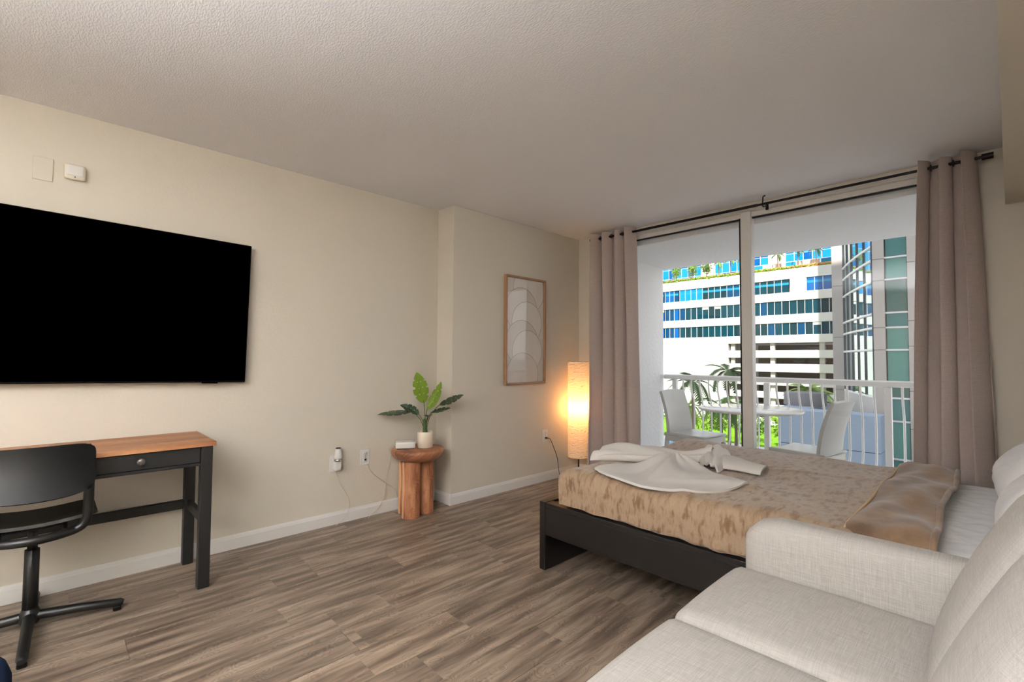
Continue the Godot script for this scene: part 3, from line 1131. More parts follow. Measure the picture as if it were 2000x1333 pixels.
func plant() -> void:
	var c := Vector3(-3.10, 0.498, -2.072)
	var t := thing("potted_plant", "artificial monstera plant with split green leaves in cream pot", "potted plant", c)
	var s := st()
	lathe(s, [Vector2(0.0, 0.0), Vector2(0.056, 0.0), Vector2(0.060, 0.004), Vector2(0.060, 0.118), Vector2(0.058, 0.121), Vector2(0.055, 0.119), Vector2(0.054, 0.10), Vector2(0.0, 0.10)], 36)
	obj("pot", s, M.ceramic, t)
	s = st()
	lathe(s, [Vector2(0.0, 0.106), Vector2(0.03, 0.105), Vector2(0.053, 0.103)], 20)
	obj("soil", s, M.soil, t)
	s = st()
	tube(s, [Vector3(0, 0.10, 0), Vector3(-0.003, 0.16, 0.002), Vector3(-0.004, 0.215, 0.004)], [0.020, 0.016, 0.010], 10)
	obj("stalk", s, M.leaf_stem, t)
	# leaves: [base, tip, up, width, fold, droop, material]; offsets from the pot, x out of the wall, z to the right negative
	var R := Vector3(0.53, 0, -0.85)   # roughly to the right in the picture (in plan)
	var leaves := [
		[R * -0.022 + Vector3(0.02, 0.335, 0), R * -0.09 + Vector3(0.045, 0.575, 0), Vector3(0.86, 0.42, 0.35), 0.062, 0.12, 0.05, "leaf_bright"],
		[R * 0.012 + Vector3(0.0, 0.285, 0), R * 0.116 + Vector3(0.02, 0.50, 0), Vector3(-0.4, 0.1, -0.9), 0.048, 0.60, 0.10, "leaf_bright"],
		[R * 0.110 + Vector3(-0.01, 0.318, 0), R * 0.29 + Vector3(0.0, 0.405, 0), Vector3(0.30, 1.0, 0.25), 0.055, 0.1, 0.05, "leaf_dark"],
		[R * -0.10 + Vector3(0.0, 0.272, 0), R * -0.365 + Vector3(0.02, 0.270, 0), Vector3(0.2, 1.0, 0.1), 0.060, 0.1, 0.06, "leaf_dark"],
		[R * -0.035 + Vector3(-0.02, 0.245, 0), R * -0.155 + Vector3(-0.06, 0.33, 0), Vector3(0.7, 0.7, 0.2), 0.045, 0.5, 0.10, "leaf_dark"],
		[R * 0.02 + Vector3(0.04, 0.265, 0), R * 0.135 + Vector3(0.10, 0.30, 0), Vector3(0.3, 1.0, 0.3), 0.038, 0.3, -0.02, "leaf_dark"],
		[R * -0.01 + Vector3(0.05, 0.235, 0), R * -0.05 + Vector3(0.14, 0.262, 0), Vector3(0.0, 1.0, 0.0), 0.035, 0.35, 0.1, "leaf_dark"],
	]
	var i := 0
	for l in leaves:
		var lf := obj("leaf", monstera(l[0], l[1], l[2].normalized(), l[3], l[4], l[5], 3 + i), M[l[6]], t)
		s = st()
		var b: Vector3 = l[0]
		var mid := Vector3(b.x * 0.35, lerpf(0.11, b.y, 0.6), b.z * 0.35)
		tube(s, smooth([Vector3(b.x * 0.05, 0.11, b.z * 0.05), mid, b, b + (l[1] - b) * 0.12], 5), 0.0028, 6)
		obj("petiole", s, M.leaf_stem, lf)
		i += 1

# ------------------------------------------------------------------ floor lamp
func floor_lamp() -> void:
	var c := Vector3(-2.962, 0, -3.79)
	var t := thing("floor_lamp", "lit column floor lamp with crinkled white paper shade in corner", "floor lamp", c)
	var paper := mat("lamp_paper", Color(0.96, 0.91, 0.84), 0.9, 0.1)
	paper.backlight_enabled = true
	paper.backlight = Color(1.0, 0.95, 0.87)
	paper.emission_enabled = true
	paper.emission = Color(1.0, 0.86, 0.66)
	paper.emission_energy_multiplier = 0.20
	# fibres and overlapping creases of the paper, thicker and so less clear than the rest
	var im := Image.create(128, 1024, false, Image.FORMAT_RGB8)
	var fn := FastNoiseLite.new()
	fn.seed = 3
	fn.frequency = 0.02
	for yy in 1024:
		for xx in 128:
			var ang := TAU * xx / 128.0
			var wob := fn.get_noise_3d(cos(ang) * 30.0, yy * 0.6, sin(ang) * 30.0)
			var ln := absf(fmod(yy / 21.0 + wob * 1.6 + 50.0, 1.0) - 0.5)
			var keep := fn.get_noise_3d(cos(ang) * 25.0 + 300.0, yy * 1.5, sin(ang) * 25.0)
			var v := 1.0 - 0.30 * smoothstep(0.13, 0.0, ln) * clampf(0.65 + keep * 1.6, 0.0, 1.0)
			im.set_pixel(xx, yy, Color(v, v * 0.985, v * 0.96))
	paper.albedo_texture = ImageTexture.create_from_image(im)
	var s := st()
	var y0 := 0.205
	var y1 := 1.15
	var n := 40
	var rows := 120
	var nz := FastNoiseLite.new()
	nz.seed = 9
	nz.frequency = 0.02
	s.set_smooth_group(0)
	var ring := []
	for j in rows + 1:
		var row := []
		var y := lerpf(y0, y1, float(j) / rows)
		for i in n:
			var a := TAU * i / n
			# paper creases run round the shade in wavering lines
			var crease := sin(y * 210.0 + 2.4 * nz.get_noise_3d(cos(a) * 60.0, y * 150.0, sin(a) * 60.0) * 4.0)
			var r: float = 0.106 + 0.0016 * crease + 0.003 * nz.get_noise_3d(cos(a) * 130.0, y * 420.0, sin(a) * 130.0)
			row.append(Vector3(r * cos(a), y, -r * sin(a)))
		ring.append(row)
	for j in rows:
		for i in n:
			var k := (i + 1) % n
			var ua := Vector2(float(i) / n, float(j) / rows)
			var ub := Vector2(float(i + 1) / n, float(j + 1) / rows)
			quad(s, ring[j][i], ring[j][k], ring[j + 1][k], ring[j + 1][i], ua, Vector2(ub.x, ua.y), ub, Vector2(ua.x, ub.y))
	obj("lamp_shade", s, paper, t)
	for y in [y0, y1]:
		s = st()
		var p := []
		for i in 25:
			p.append(Vector3(0.1055 * cos(TAU * i / 24.0), y, -0.1055 * sin(TAU * i / 24.0)))
		tube(s, p, 0.0016, 6, false)
		tube(s, [Vector3(-0.105, y, 0), Vector3(0.105, y, 0)], 0.0014, 6)
		obj("shade_ring", s, M.black_metal, t)
	s = st()
	lathe(s, [Vector2(0.0, 0.0), Vector2(0.10, 0.0), Vector2(0.10, 0.008), Vector2(0.012, 0.014), Vector2(0.0, 0.014)], 28)
	obj("base_plate", s, M.black_metal, t)
	s = st()
	tube(s, [Vector3(0, 0.01, 0), Vector3(0, 0.585, 0)], 0.008, 10)
	obj("stem", s, M.black_metal, t)
	s = st()
	lathe(s, [Vector2(0.0, 0.58), Vector2(0.022, 0.58), Vector2(0.022, 0.655), Vector2(0.0, 0.655)], 16)
	obj("bulb_holder", s, M.white_plastic, t)
	var glow := mat("bulb_glow", Color(1, 0.95, 0.9), 0.4)
	glow.emission_enabled = true
	glow.emission = Color(1.0, 0.80, 0.55)
	glow.emission_energy_multiplier = 12.0
	var sp := SphereMesh.new()
	sp.radius = 0.032
	sp.height = 0.07
	var b := inst("bulb", sp, glow, t)
	b.position = Vector3(0, 0.70, 0)
	var l := OmniLight3D.new()
	l.name = "bulb_light"
	t.add_child(l)
	l.position = Vector3(0, 0.70, 0)
	l.light_color = Color(1.0, 0.80, 0.56)
	l.light_energy = 0.13
	l.light_size = 0.03
	l.omni_range = 8.0
	l.omni_attenuation = 2.0
	l.shadow_enabled = true
	# its cord, plugged into the wall outlet
	s = st()
	var p := [Vector3(XC + 0.03, 0.414, -3.452), Vector3(XC + 0.05, 0.405, -3.475), Vector3(XC + 0.05, 0.33, -3.52), Vector3(XC + 0.05, 0.22, -3.575), Vector3(XC + 0.05, 0.10, -3.60), Vector3(XC + 0.06, 0.02, -3.62), Vector3(XC + 0.075, 0.006, -3.70), Vector3(-3.03, 0.006, -3.76)]
	for k in p.size():
		p[k] -= c
	tube(s, smooth(p, 6), 0.0028, 8)
	var cd := obj("cord", s, M.wire_black, t)
	s = st()
	soft(s, Vector3(XC + 0.020, 0.414, -3.452) - c, Vector3(0.022, 0.018, 0.022), 0.006, 4)
	obj("plug", s, M.wire_black, cd)

# ------------------------------------------------------------------ bed
const BZ0 := -2.005      # near side
const BZ1 := -3.54       # far side
const BX0 := -1.845      # foot
const BX1 := 0.33        # head
func blanket_y(x: float, z: float) -> float:
	# gentle creases over the mattress top
	var cr := 0.010 * exp(-pow((z + 2.32) + 0.55 * (x + 0.95), 2.0) / 0.0007) * exp(-pow(x + 0.95, 2.0) / 0.06)
	cr += 0.009 * exp(-pow((z + 2.30) - 0.9 * (x + 0.72), 2.0) / 0.0006) * exp(-pow(x + 0.72, 2.0) / 0.03)
	cr += 0.008 * exp(-pow((z + 2.95) + 0.25 * (x + 0.7), 2.0) / 0.0006) * exp(-pow(x + 0.7, 2.0) / 0.12)
	cr += 0.009 * exp(-pow((x + 1.02) + 0.3 * (z + 2.15), 2.0) / 0.0005) * exp(-pow(z + 2.1, 2.0) / 0.03)
	cr += 0.009 * exp(-pow((x + 1.52) - 0.2 * (z + 2.15), 2.0) / 0.0005) * exp(-pow(z + 2.1, 2.0) / 0.05)
	return cr + 0.572 + 0.006 * sin(x * 7.0 + z * 3.0) + 0.005 * sin(z * 9.0 - x * 4.0) + 0.004 * sin(x * 15.0 - z * 11.0) + 0.022 * exp(-((x + 1.45) * (x + 1.45) + (z + 3.35) * (z + 3.35)) / 0.05)

func bed() -> void:
	var t := thing("bed_frame", "low dark espresso wooden bed frame with plank foot panel", "bed", Vector3((BX0 + BX1) / 2, 0, (BZ0 + BZ1) / 2))
	var o := -t.position
	var s := st()
	bar(s, o + Vector3(BX0, 0, BZ1), o + Vector3(BX0 + 0.042, 0.376, BZ0), 0.003)
	obj("foot_panel", s, M.espresso, t)
	s = st()
	bar(s, o + Vector3(BX1 - 0.045, 0, BZ1), o + Vector3(BX1, 0.376, BZ0), 0.003)
	obj("head_panel", s, M.espresso, t)
	for k in 2:
		s = st()
		var z := BZ0 - 0.004 if k == 0 else BZ1 + 0.004
		var d := -0.028 if k == 0 else 0.028
		bar(s, o + Vector3(BX0 + 0.042, 0.195, z), o + Vector3(BX1 - 0.045, 0.352, z + d), 0.003)
		obj("side_rail", s, M.espresso, t)
		s = st()
		bar(s, o + Vector3(BX0 + 0.042, 0.352, z), o + Vector3(BX1 - 0.045, 0.374, z + d * 2.2), 0.003)
		obj("rail_cap", s, M.espresso, t)
	s = st()
	bar(s, o + Vector3(BX0 + 0.042, 0.33, BZ1 + 0.06), o + Vector3(BX1 - 0.045, 0.365, BZ0 - 0.06), 0.003)
	obj("slat_base", s, M.espresso, t)
	s = st()
	bar(s, o + Vector3(BX0 + 0.35, 0, -2.80), o + Vector3(BX1 - 0.2, 0.33, -2.75), 0.003)
	obj("middle_beam", s, M.espresso, t)
	# mattress
	s = st()
	soft(s, Vector3.ZERO, Vector3(1.97, 0.166, 1.46), 0.05, 10)
	var m := obj("mattress", s, M.sheet_cotton)
	m.position = Vector3(-0.710, 0.460, -2.775)
	tag(m, "mattress in a white fitted sheet, bare at the pillow end", "mattress")
	# blanket: top, foot end and near side in one cloth
	var bl := thing("blanket", "tan velvet plush blanket spread over the bed with brushed nap marks", "blanket", Vector3(-1.0, 0.5, -2.75))
	o = -bl.position
	s = st()
	sheet(s, func(u: float, v: float) -> Vector3:
		# u: from the foot hem over the top to the fold; v: from the near hem over to the far hem
		var a := u * 1.66      # metres along x, 0.19 of it hanging at the foot
		var b := v * 1.86
		var hang := 0.175
		var r := 0.045
		var x: float
		var y := 0.0
		var fx := a - hang
		var fz := b - hang
		var dropx := 0.0
		var dropz := 0.0
		x = -1.712 + maxf(fx, 0.0)
		if fx < 0.0:
			dropx = -fx
		var z := -2.040 - clampf(fz, 0.0, 1.47)
		if fz < 0.0:
			dropz = -fz
		elif fz > 1.47:
			dropz = fz - 1.47
		var top := blanket_y(x, z)
		var e := minf(maxf(fx, 0.0), minf(maxf(fz, 0.0), maxf(1.47 - fz, 0.0)))
		top -= r * pow(clampf(1.0 - e / r, 0.0, 1.0), 2.0) * 0.55
		var dr := maxf(dropx, dropz)
		y = top - dr * 1.03
		var wave := (0.009 * sin(x * 21.0 + 1.0) + 0.006 * sin(x * 47.0 + dropz * 20.0) + 0.022 * exp(-pow(x + 1.03 - dropz * 0.5, 2.0) / 0.0012) + 0.018 * exp(-pow(x + 0.94 - dropz * 0.5, 2.0) / 0.0008) + 0.016 * exp(-pow(x + 1.42 + dropz * 0.3, 2.0) / 0.001)) * smoothstep(0.0, 0.10, dropz)
		var wave2 := (0.009 * sin(z * 19.0) + 0.005 * sin(z * 43.0)) * smoothstep(0.0, 0.15, dropx)
		if fz < 0.0:
			z += (0.008 + wave * 0.6) * smoothstep(0.0, 0.03, dropz)
		elif fz > 1.47:
			z -= (0.012 + wave) * smoothstep(0.0, 0.03, dropz)
		if fx < 0.0:
			x -= (0.012 + wave2) * smoothstep(0.0, 0.03, dropx)
		if y < 0.383:
			y = 0.383
		return o + Vector3(x, y, z), 130, 130, 0.006)
	obj("cover", s, M.velvet, bl)
	# turned-back end, lying doubled on top
	s = st()
	sheet(s, func(u: float, v: float) -> Vector3:
		var z := lerpf(-2.00, -3.52, v)
		var skew := 0.02 + 0.05 * (1.0 - v)
		var x := lerpf(-0.418 + 0.006 * sin(v * 5.0), -0.180 + 0.008 * sin(v * 9.0 + 1.0), u)
		var y := blanket_y(x, z) + 0.020 + 0.010 * sin(u * PI) + 0.009 * sin(v * 26.0 + u * 5.0) * u + 0.006 * sin(v * 15.0 - u * 9.0)
		y -= 0.016 * pow(1.0 - u, 6.0) + 0.006 * pow(u, 8.0)
		if v < 0.10:
			y -= 0.07 * pow(1.0 - v / 0.10, 2.0)
		return o + Vector3(x, y, z), 30, 90, 0.010)
	obj("turned_back_end", s, M.velvet_back, bl)
	for e in [0, 1]:
		s = st()
		var p := []
		for k in 31:
			var v := lerpf(0.03, 1.0, k / 30.0)
			var z := lerpf(-2.00, -3.52, v)
			var skew := 0.02 + 0.05 * (1.0 - v)
			var x := (-0.418 + 0.006 * sin(v * 5.0)) if e == 0 else (-0.180 + 0.008 * sin(v * 9.0 + 1.0))
			var y := blanket_y(x, z) + (0.010 if e == 0 else 0.022 + 0.009 * sin(v * 26.0 + 5.0))
			if v < 0.10:
				y -= 0.07 * pow(1.0 - v / 0.10, 2.0)
			p.append(o + Vector3(x, y, z))
		tube(s, p, 0.006 if e == 0 else 0.011, 8)
		obj("hem", s, M.velvet_hem if e == 0 else M.velvet_back, bl)
	towel()
	# pillows
	for k in 2:
		var pl := thing("pillow", ["white bed pillow beside the grey curtain, partly out of frame", "white bed pillow lying behind the sofa cushion"][k], "pillow", [Vector3(0.135, 0.735, -3.08), Vector3(0.15, 0.735, -2.42)][k], 0.0, "white bed pillows")
		pl.rotation = Vector3(0, 0.06 - 0.1 * k, 0.75)
		s = st()
		soft(s, Vector3.ZERO, Vector3(0.44, 0.20, 0.60), 0.10, 14, func(v: Vector3, p: Vector3) -> Vector3:
			var ed := pow(absf(p.x), 4.0) * 0.5 + pow(absf(p.z), 4.0) * 0.5
			return Vector3(v.x, v.y * (1.0 - 0.45 * clampf(ed, 0, 1)) + 0.004 * sin(v.x * 30.0 + v.z * 17.0), v.z))
		obj("pillow_case", s, M.sheet_cotton, pl)

func towel() -> void:
	var ap := Vector3(-1.36, 0.60, -2.66)
	var t := thing("folded_towel", "white terry towel folded into a fan shape on the blanket", "towel", ap)
	var s := st()
	sheet(s, func(u: float, v: float) -> Vector3:
		# radial fan from the pinched end
		var a := lerpf(deg_to_rad(-106), deg_to_rad(-28), 1.0 - v)
		var rad := lerpf(0.05, 0.655 - 0.07 * pow(absf(v - 0.55) * 2.0, 2.0), u)
		var p := Vector3(cos(a) * rad, 0, -sin(a) * rad)
		var fold := 0.016 * sin(v * 15.0) * sin(u * PI * 0.9) * (1.0 - 0.3 * u) + 0.034 * pow(1.0 - u, 1.3) * (0.7 + 0.3 * cos(v * 22.0))
		p.y = blanket_y(ap.x + p.x, ap.z + p.z) - ap.y + 0.014 + maxf(fold, 0.0) + 0.008 * sin(u * 9.0 + v * 7.0)
		return p, 30, 50, 0.012)
	obj("fan_fold", s, M.terry, t)
	# the second towel: rolled wings and a neck
	var t2 := thing("rolled_towel", "white terry towel twisted into wings and neck behind the fan towel", "towel", ap)
	var on := func(x: float, z: float, up: float) -> Vector3:
		return Vector3(x - ap.x, blanket_y(x, z) - ap.y + up, z - ap.z)
	s = st()
	sheet(s, func(u: float, v: float) -> Vector3:
		# long drape to the foot of the bed
		var x := lerpf(-1.735, -1.22, u)
		var wd := lerpf(0.11, 0.17, sin(u * PI)) * (1.0 - 0.35 * u)
		var zc := lerpf(-2.44, -2.86, u)
		var z := zc - (v - 0.5) * 2.0 * wd
		var bulge := sqrt(maxf(0.0, 1.0 - pow(v * 2.0 - 1.0, 2.0)))
		return on.call(x, z, 0.010 + (0.050 + 0.022 * sin(u * 7.0) + 0.012 * sin(v * 12.0 + u * 9.0)) * bulge), 34, 24, 0.010)
	obj("left_wing", s, M.terry, t2)
	s = st()
	tube(s, smooth([on.call(-1.72, -2.36, 0.022), on.call(-1.60, -2.41, 0.026), on.call(-1.46, -2.50, 0.024), on.call(-1.36, -2.60, 0.03)], 6), [0.008, 0.018, 0.020, 0.021, 0.022, 0.022, 0.022, 0.022, 0.022, 0.022, 0.021, 0.021, 0.020, 0.020, 0.019, 0.018, 0.017, 0.016, 0.010], 10)
	obj("rolled_edge", s, M.terry, t2)
	s = st()
	sheet(s, func(u: float, v: float) -> Vector3:
		var x := lerpf(-1.13, -1.27, u)
		var z := lerpf(-2.60, -3.05, u)
		var wd := 0.075 * (0.55 + 0.75 * sin(u * 2.6)) + 0.01
		var q := v * 2.0 - 1.0
		var bulge := sqrt(maxf(0.0, 1.0 - q * q))
		return on.call(x + q * wd * 0.95, z + q * wd * 0.3, 0.012 + (0.058 + 0.012 * sin(u * 11.0)) * bulge * (0.5 + 0.5 * sin(u * PI * 0.9)) + 0.006 * sin(v * 17.0 + u * 6.0)), 24, 18, 0.010)
	obj("neck", s, M.terry, t2)
	s = st()
	sheet(s, func(u: float, v: float) -> Vector3:
		var x := lerpf(-1.15, -0.90, u)
		var zc := lerpf(-2.78, -2.74, u)
		var wd := 0.13 * (1.0 - 0.55 * u)
		var z := zc - (v - 0.5) * 2.0 * wd
		var bulge := sqrt(maxf(0.0, 1.0 - pow(v * 2.0 - 1.0, 2.0)))
		return on.call(x, z, 0.016 + 0.034 * bulge * (1.0 - 0.4 * u) + 0.02 * u * v), 16, 16, 0.010)
	obj("right_wing", s, M.terry, t2)

# ------------------------------------------------------------------ sofa
func sofa() -> void:
	var t := thing("sofa", "cream linen sofa with low arm standing against the bed", "sofa", Vector3(-0.2, 0, -1.10))
	var o := -t.position
	var zf := -1.852      # inner face of the far arm
	var zn := -0.352      # inner face of the near arm, below the frame
	var s := st()
	soft(s, o + Vector3(-0.19, 0.165, -1.102), Vector3(0.96, 0.23, 1.60), 0.03, 6)
	obj("base", s, M.linen, t)
	for k in 2:
		s = st()
		var z := zf - 0.068 if k == 0 else zn + 0.068
		soft(s, o + Vector3(-0.19, 0.33, z), Vector3(1.00, 0.55, 0.136), 0.05, 14, func(v: Vector3, _p: Vector3) -> Vector3:
			# front upper corner rounded
			var q := v
			var fx := clampf((-0.38 - v.x) / 0.12, 0.0, 1.0)
			if v.y > 0.0:
				q.y -= 0.05 * fx * fx * (v.y / 0.275)
			return q)
		obj("arm", s, M.linen, t)
	for k in 3:
		s = st()
		var a := zf + 0.5 * k
		var zc := a + 0.25
		soft(s, o + Vector3(-0.41, 0.355, zc), Vector3(0.60, 0.15, 0.497), 0.035, 14, func(v: Vector3, p: Vector3) -> Vector3:
			var dome := (1.0 - p.x * p.x) * (1.0 - p.z * p.z)
			return v + Vector3(0, 0.014 * dome if v.y > 0 else 0.0, 0) + Vector3(-0.006 * (1.0 - p.z * p.z) if v.x < -0.25 else 0.0, 0, 0))
		obj("seat_cushion", s, M.linen, t)
	s = st()
	soft(s, o + Vector3(0.245, 0.46, -1.102), Vector3(0.15, 0.62, 1.76), 0.05, 10)
	obj("back_frame", s, M.linen, t)
	for k in 3:
		s = st()
		var zc := zf + 0.25 + 0.5 * k
		soft(s, o + Vector3(0.055, 0.655, zc), Vector3(0.215, 0.50, 0.50), 0.085, 18, func(v: Vector3, p: Vector3) -> Vector3:
			var dome := (1.0 - p.y * p.y) * (1.0 - p.z * p.z)
			var q := v
			q.x += (-0.035 * dome if v.x < 0 else 0.0) + 0.0
			# leans back, fuller below
			q.x += v.y * 0.42
			return q)
		obj("back_cushion", s, M.linen, t)
	for a in [-0.62, 0.22]:
		for z in [zf - 0.05, zn + 0.05]:
			s = st()
			lathe(s, [Vector2(0, 0), Vector2(0.018, 0), Vector2(0.024, 0.06), Vector2(0, 0.06)], 12, o + Vector3(a, 0, z))
			obj("foot", s, M.black_wood, t)

# ------------------------------------------------------------------ curtains
func curtain(called_label: String, tx0: float, tx1: float, bx0: float, bx1: float, folds: float, sd: float, amp: float) -> void:
	var c := Vector3((tx0 + tx1) / 2, 0.0, -3.885)
	var t := thing("curtain", called_label, "curtain", c, 0.0, "window curtains")
	var s := st()
	var y0 := 0.03
	var y1 := 2.425
	sheet(s, func(u: float, v: float) -> Vector3:
		var k := pow(1.0 - v, 0.8)
		var x := lerpf(lerpf(tx0, tx1, u), lerpf(bx0, bx1, u), k)
		var ph := u * folds * TAU + sd
		var am := amp * (0.75 + 0.25 * sin(u * 7.0 + sd)) * (0.9 + 0.25 * k * sin(u * 11.0 + sd * 2.0))
		var z := am * 1.15 * sin(ph + 0.35 * k * sin(v * 3.0 + u * 4.0 + sd))
		x += 0.3 * am * sin(2.0 * ph + 1.0)
		z += 0.012 * k * sin(v * 9.0 + u * 14.0 + sd)
		return Vector3(x - c.x, lerpf(y0, y1, v) - c.y, clampf(z, -0.072, 0.09)), int(folds * 30), 40, 0.003)
	obj("cloth", s, M.curtain, t)
	# grommets where the rod passes
	for i in int(folds * 2.0):
		var u := (i + 0.5 - sd / PI) / (folds * 2.0)
		if u < 0.02 or u > 0.98:
			continue
		var g := st()
		var p := []
		for j in 17:
			p.append(Vector3(0.0, 0.019 * cos(TAU * j / 16.0), 0.019 * sin(TAU * j / 16.0)))
		tube(g, p, 0.003, 6, false)
		var o := obj("grommet", g, M.oil_bronze, t)
		o.position = Vector3(lerpf(tx0, tx1, u) - c.x, 2.378 - c.y, 0.0)

func curtains() -> void:
	var t := thing("curtain_rod", "long thin dark bronze curtain rod above the sliding window", "curtain rod", Vector3(-1.45, 2.378, -3.887))
	var s := st()
	tube(s, [Vector3(-1.40, 0, 0), Vector3(0.15, 0.0, 0)], 0.0115, 12)
	tube(s, [Vector3(0.10, 0, 0), Vector3(1.395, 0.0, 0)], 0.0095, 12)
	obj("rod", s, M.oil_bronze, t)
	for e in [-1.0, 1.0]:
		s = st()
		tube(s, [Vector3(1.385 * e, 0, 0), Vector3(1.435 * e, 0, 0)], 0.0185, 16)
		obj("finial", s, M.oil_bronze, t)
	for x in [-1.36, 0.19, 1.30]:
		s = st()
		tube(s, smooth([Vector3(x, 0.0, -0.092), Vector3(x, 0.0, -0.06), Vector3(x, -0.016, -0.02), Vector3(x, -0.014, 0.006), Vector3(x, 0.006, 0.016)], 4), 0.005, 8)
		if x > 0 and x < 1:
			tube(s, smooth([Vector3(x, 0.01, 0.004), Vector3(x, 0.035, 0.0), Vector3(x + 0.004, 0.056, 0.004), Vector3(x + 0.02, 0.058, 0.008)], 4), 0.005, 8)
		box(s, Vector3(x, 0.0, -0.094), Vector3(0.022, 0.05, 0.004), 0.001)
		obj("bracket", s, M.oil_bronze, t)
	curtain("taupe grommet curtain bunched at the left side beside the floor lamp", -2.845, -2.40, -2.86, -2.345, 3.5, 0.6, 0.066)
	curtain("taupe grommet curtain bunched at the right side beside the bed pillows", -0.33, -0.075, -0.405, -0.015, 2.5, 2.2, 0.07)

# ------------------------------------------------------------------ balcony
const ZR := -5.35
func balcony() -> void:
	var s := st()
	bar(s, Vector3(-3.3, -0.22, ZR - 0.15), Vector3(2.2, -0.03, ZW - 0.12), 0.005)
	structure("floor_balcony", s, M.deck_tile)
	s = st()
	bar(s, Vector3(-3.3, 2.29, ZR - 0.10), Vector3(2.2, 2.5, ZW - 0.12), 0.005)
	structure("ceiling_balcony", s, M.stucco)
	s = st()
	bar(s, Vector3(-3.25, -0.22, ZR - 0.02), Vector3(-2.89, 2.30, ZW - 0.12), 0.006)
	structure("wall_balcony_left", s, M.stucco)
	s = st()
	bar(s, Vector3(1.6, -0.22, ZR - 0.02), Vector3(1.9, 2.30, ZW - 0.12), 0.006)
	bar(s, Vector3(XR + 0.12, -0.22, ZW - 0.2), Vector3(1.6, 2.30, ZW - 0.1), 0.0)
	structure("wall_balcony_right", s, M.stucco)
	# the block of flats the room is in, unseen, high enough to shade the tower
	s = st()
	bar(s, Vector3(-32, 2.62, ZR - 0.1), Vector3(34, 46.0, ZW + 0.4), 0.0)
	bar(s, Vector3(-32, -9.0, ZR - 0.1), Vector3(-3.5, 2.62, ZW + 0.4), 0.0)
	bar(s, Vector3(2.25, -9.0, ZR - 0.1), Vector3(34, 2.62, ZW + 0.4), 0.0)
	bar(s, Vector3(-3.5, -9.0, ZR - 0.1), Vector3(2.25, -0.25, ZW + 0.4), 0.0)
	bar(s, Vector3(-32, 2.62, ZW + 0.4), Vector3(34, 46.0, 8.0), 0.0)
	structure("wall_exterior_unseen", s, M.stucco)
	# railing
	var t := thing("balcony_railing", "white metal balcony railing with bowed balusters outside the window", "railing", Vector3(-1.2, 0, ZR))
	s = st()
	box(s, Vector3(0.2, 0.972, 0), Vector3(3.75, 0.056, 0.06), 0.012)
	obj("top_rail", s, M.rail_paint, t)
	s = st()
	box(s, Vector3(0.2, 0.10, 0), Vector3(3.75, 0.03, 0.035), 0.006)
	obj("bottom_rail", s, M.rail_paint, t)
	for x in [-2.733, -1.719, -0.722, 0.28, 1.28]:
		s = st()
		box(s, Vector3(x + 1.2, 0.455, 0), Vector3(0.052, 0.97, 0.052), 0.004)
		obj("post", s, M.rail_paint, t)
	s = st()
	tube(s, smooth([Vector3(0, 0.95, 0), Vector3(0, 0.86, -0.002), Vector3(0, 0.79, -0.02), Vector3(0, 0.70, -0.062), Vector3(0, 0.64, -0.074), Vector3(0, 0.55, -0.076), Vector3(0, 0.40, -0.076), Vector3(0, 0.30, -0.072), Vector3(0, 0.22, -0.04), Vector3(0, 0.17, -0.008), Vector3(0, 0.10, 0)], 2), 0.0095, 8)
	s.generate_normals()
	var bm := s.commit()
	for b in 4:
		for k in 9:
			var x := -2.733 + b * 1.005 + (k + 1) * 0.1005
			var o := inst("baluster", bm, M.rail_paint, t)
			o.position = Vector3(x + 1.2, 0, 0)
	# table
	t = thing("balcony_table", "round white bistro table with shiny top on the balcony", "table", Vector3(-1.665, -0.03, -4.70))
	s = st()
	lathe(s, [Vector2(0, 0.758), Vector2(0.435, 0.758), Vector2(0.445, 0.752), Vector2(0.445, 0.742), Vector2(0.435, 0.735), Vector2(0, 0.735)], 56)
	obj("table_top", s, M.table_white, t)
	s = st()
	tube(s, [Vector3(0, 0.03, 0), Vector3(0, 0.735, 0)], 0.03, 16)
	obj("pedestal", s, M.resin_white, t)
	for k in 4:
		var a := TAU * k / 4.0 + 0.5
		s = st()
		tube(s, smooth([Vector3(0, 0.12, 0), Vector3(0.15 * cos(a), 0.07, 0.15 * sin(a)), Vector3(0.30 * cos(a), 0.02, 0.30 * sin(a))], 5), 0.016, 8)
		obj("foot", s, M.resin_white, t)
	resin_chair(Vector3(-2.20, -0.03, -4.72), deg_to_rad(-8), "white resin balcony chair standing left of the round table")
	resin_chair(Vector3(-1.17, -0.03, -4.60), deg_to_rad(180 - 10), "white resin balcony chair standing right of the round table")

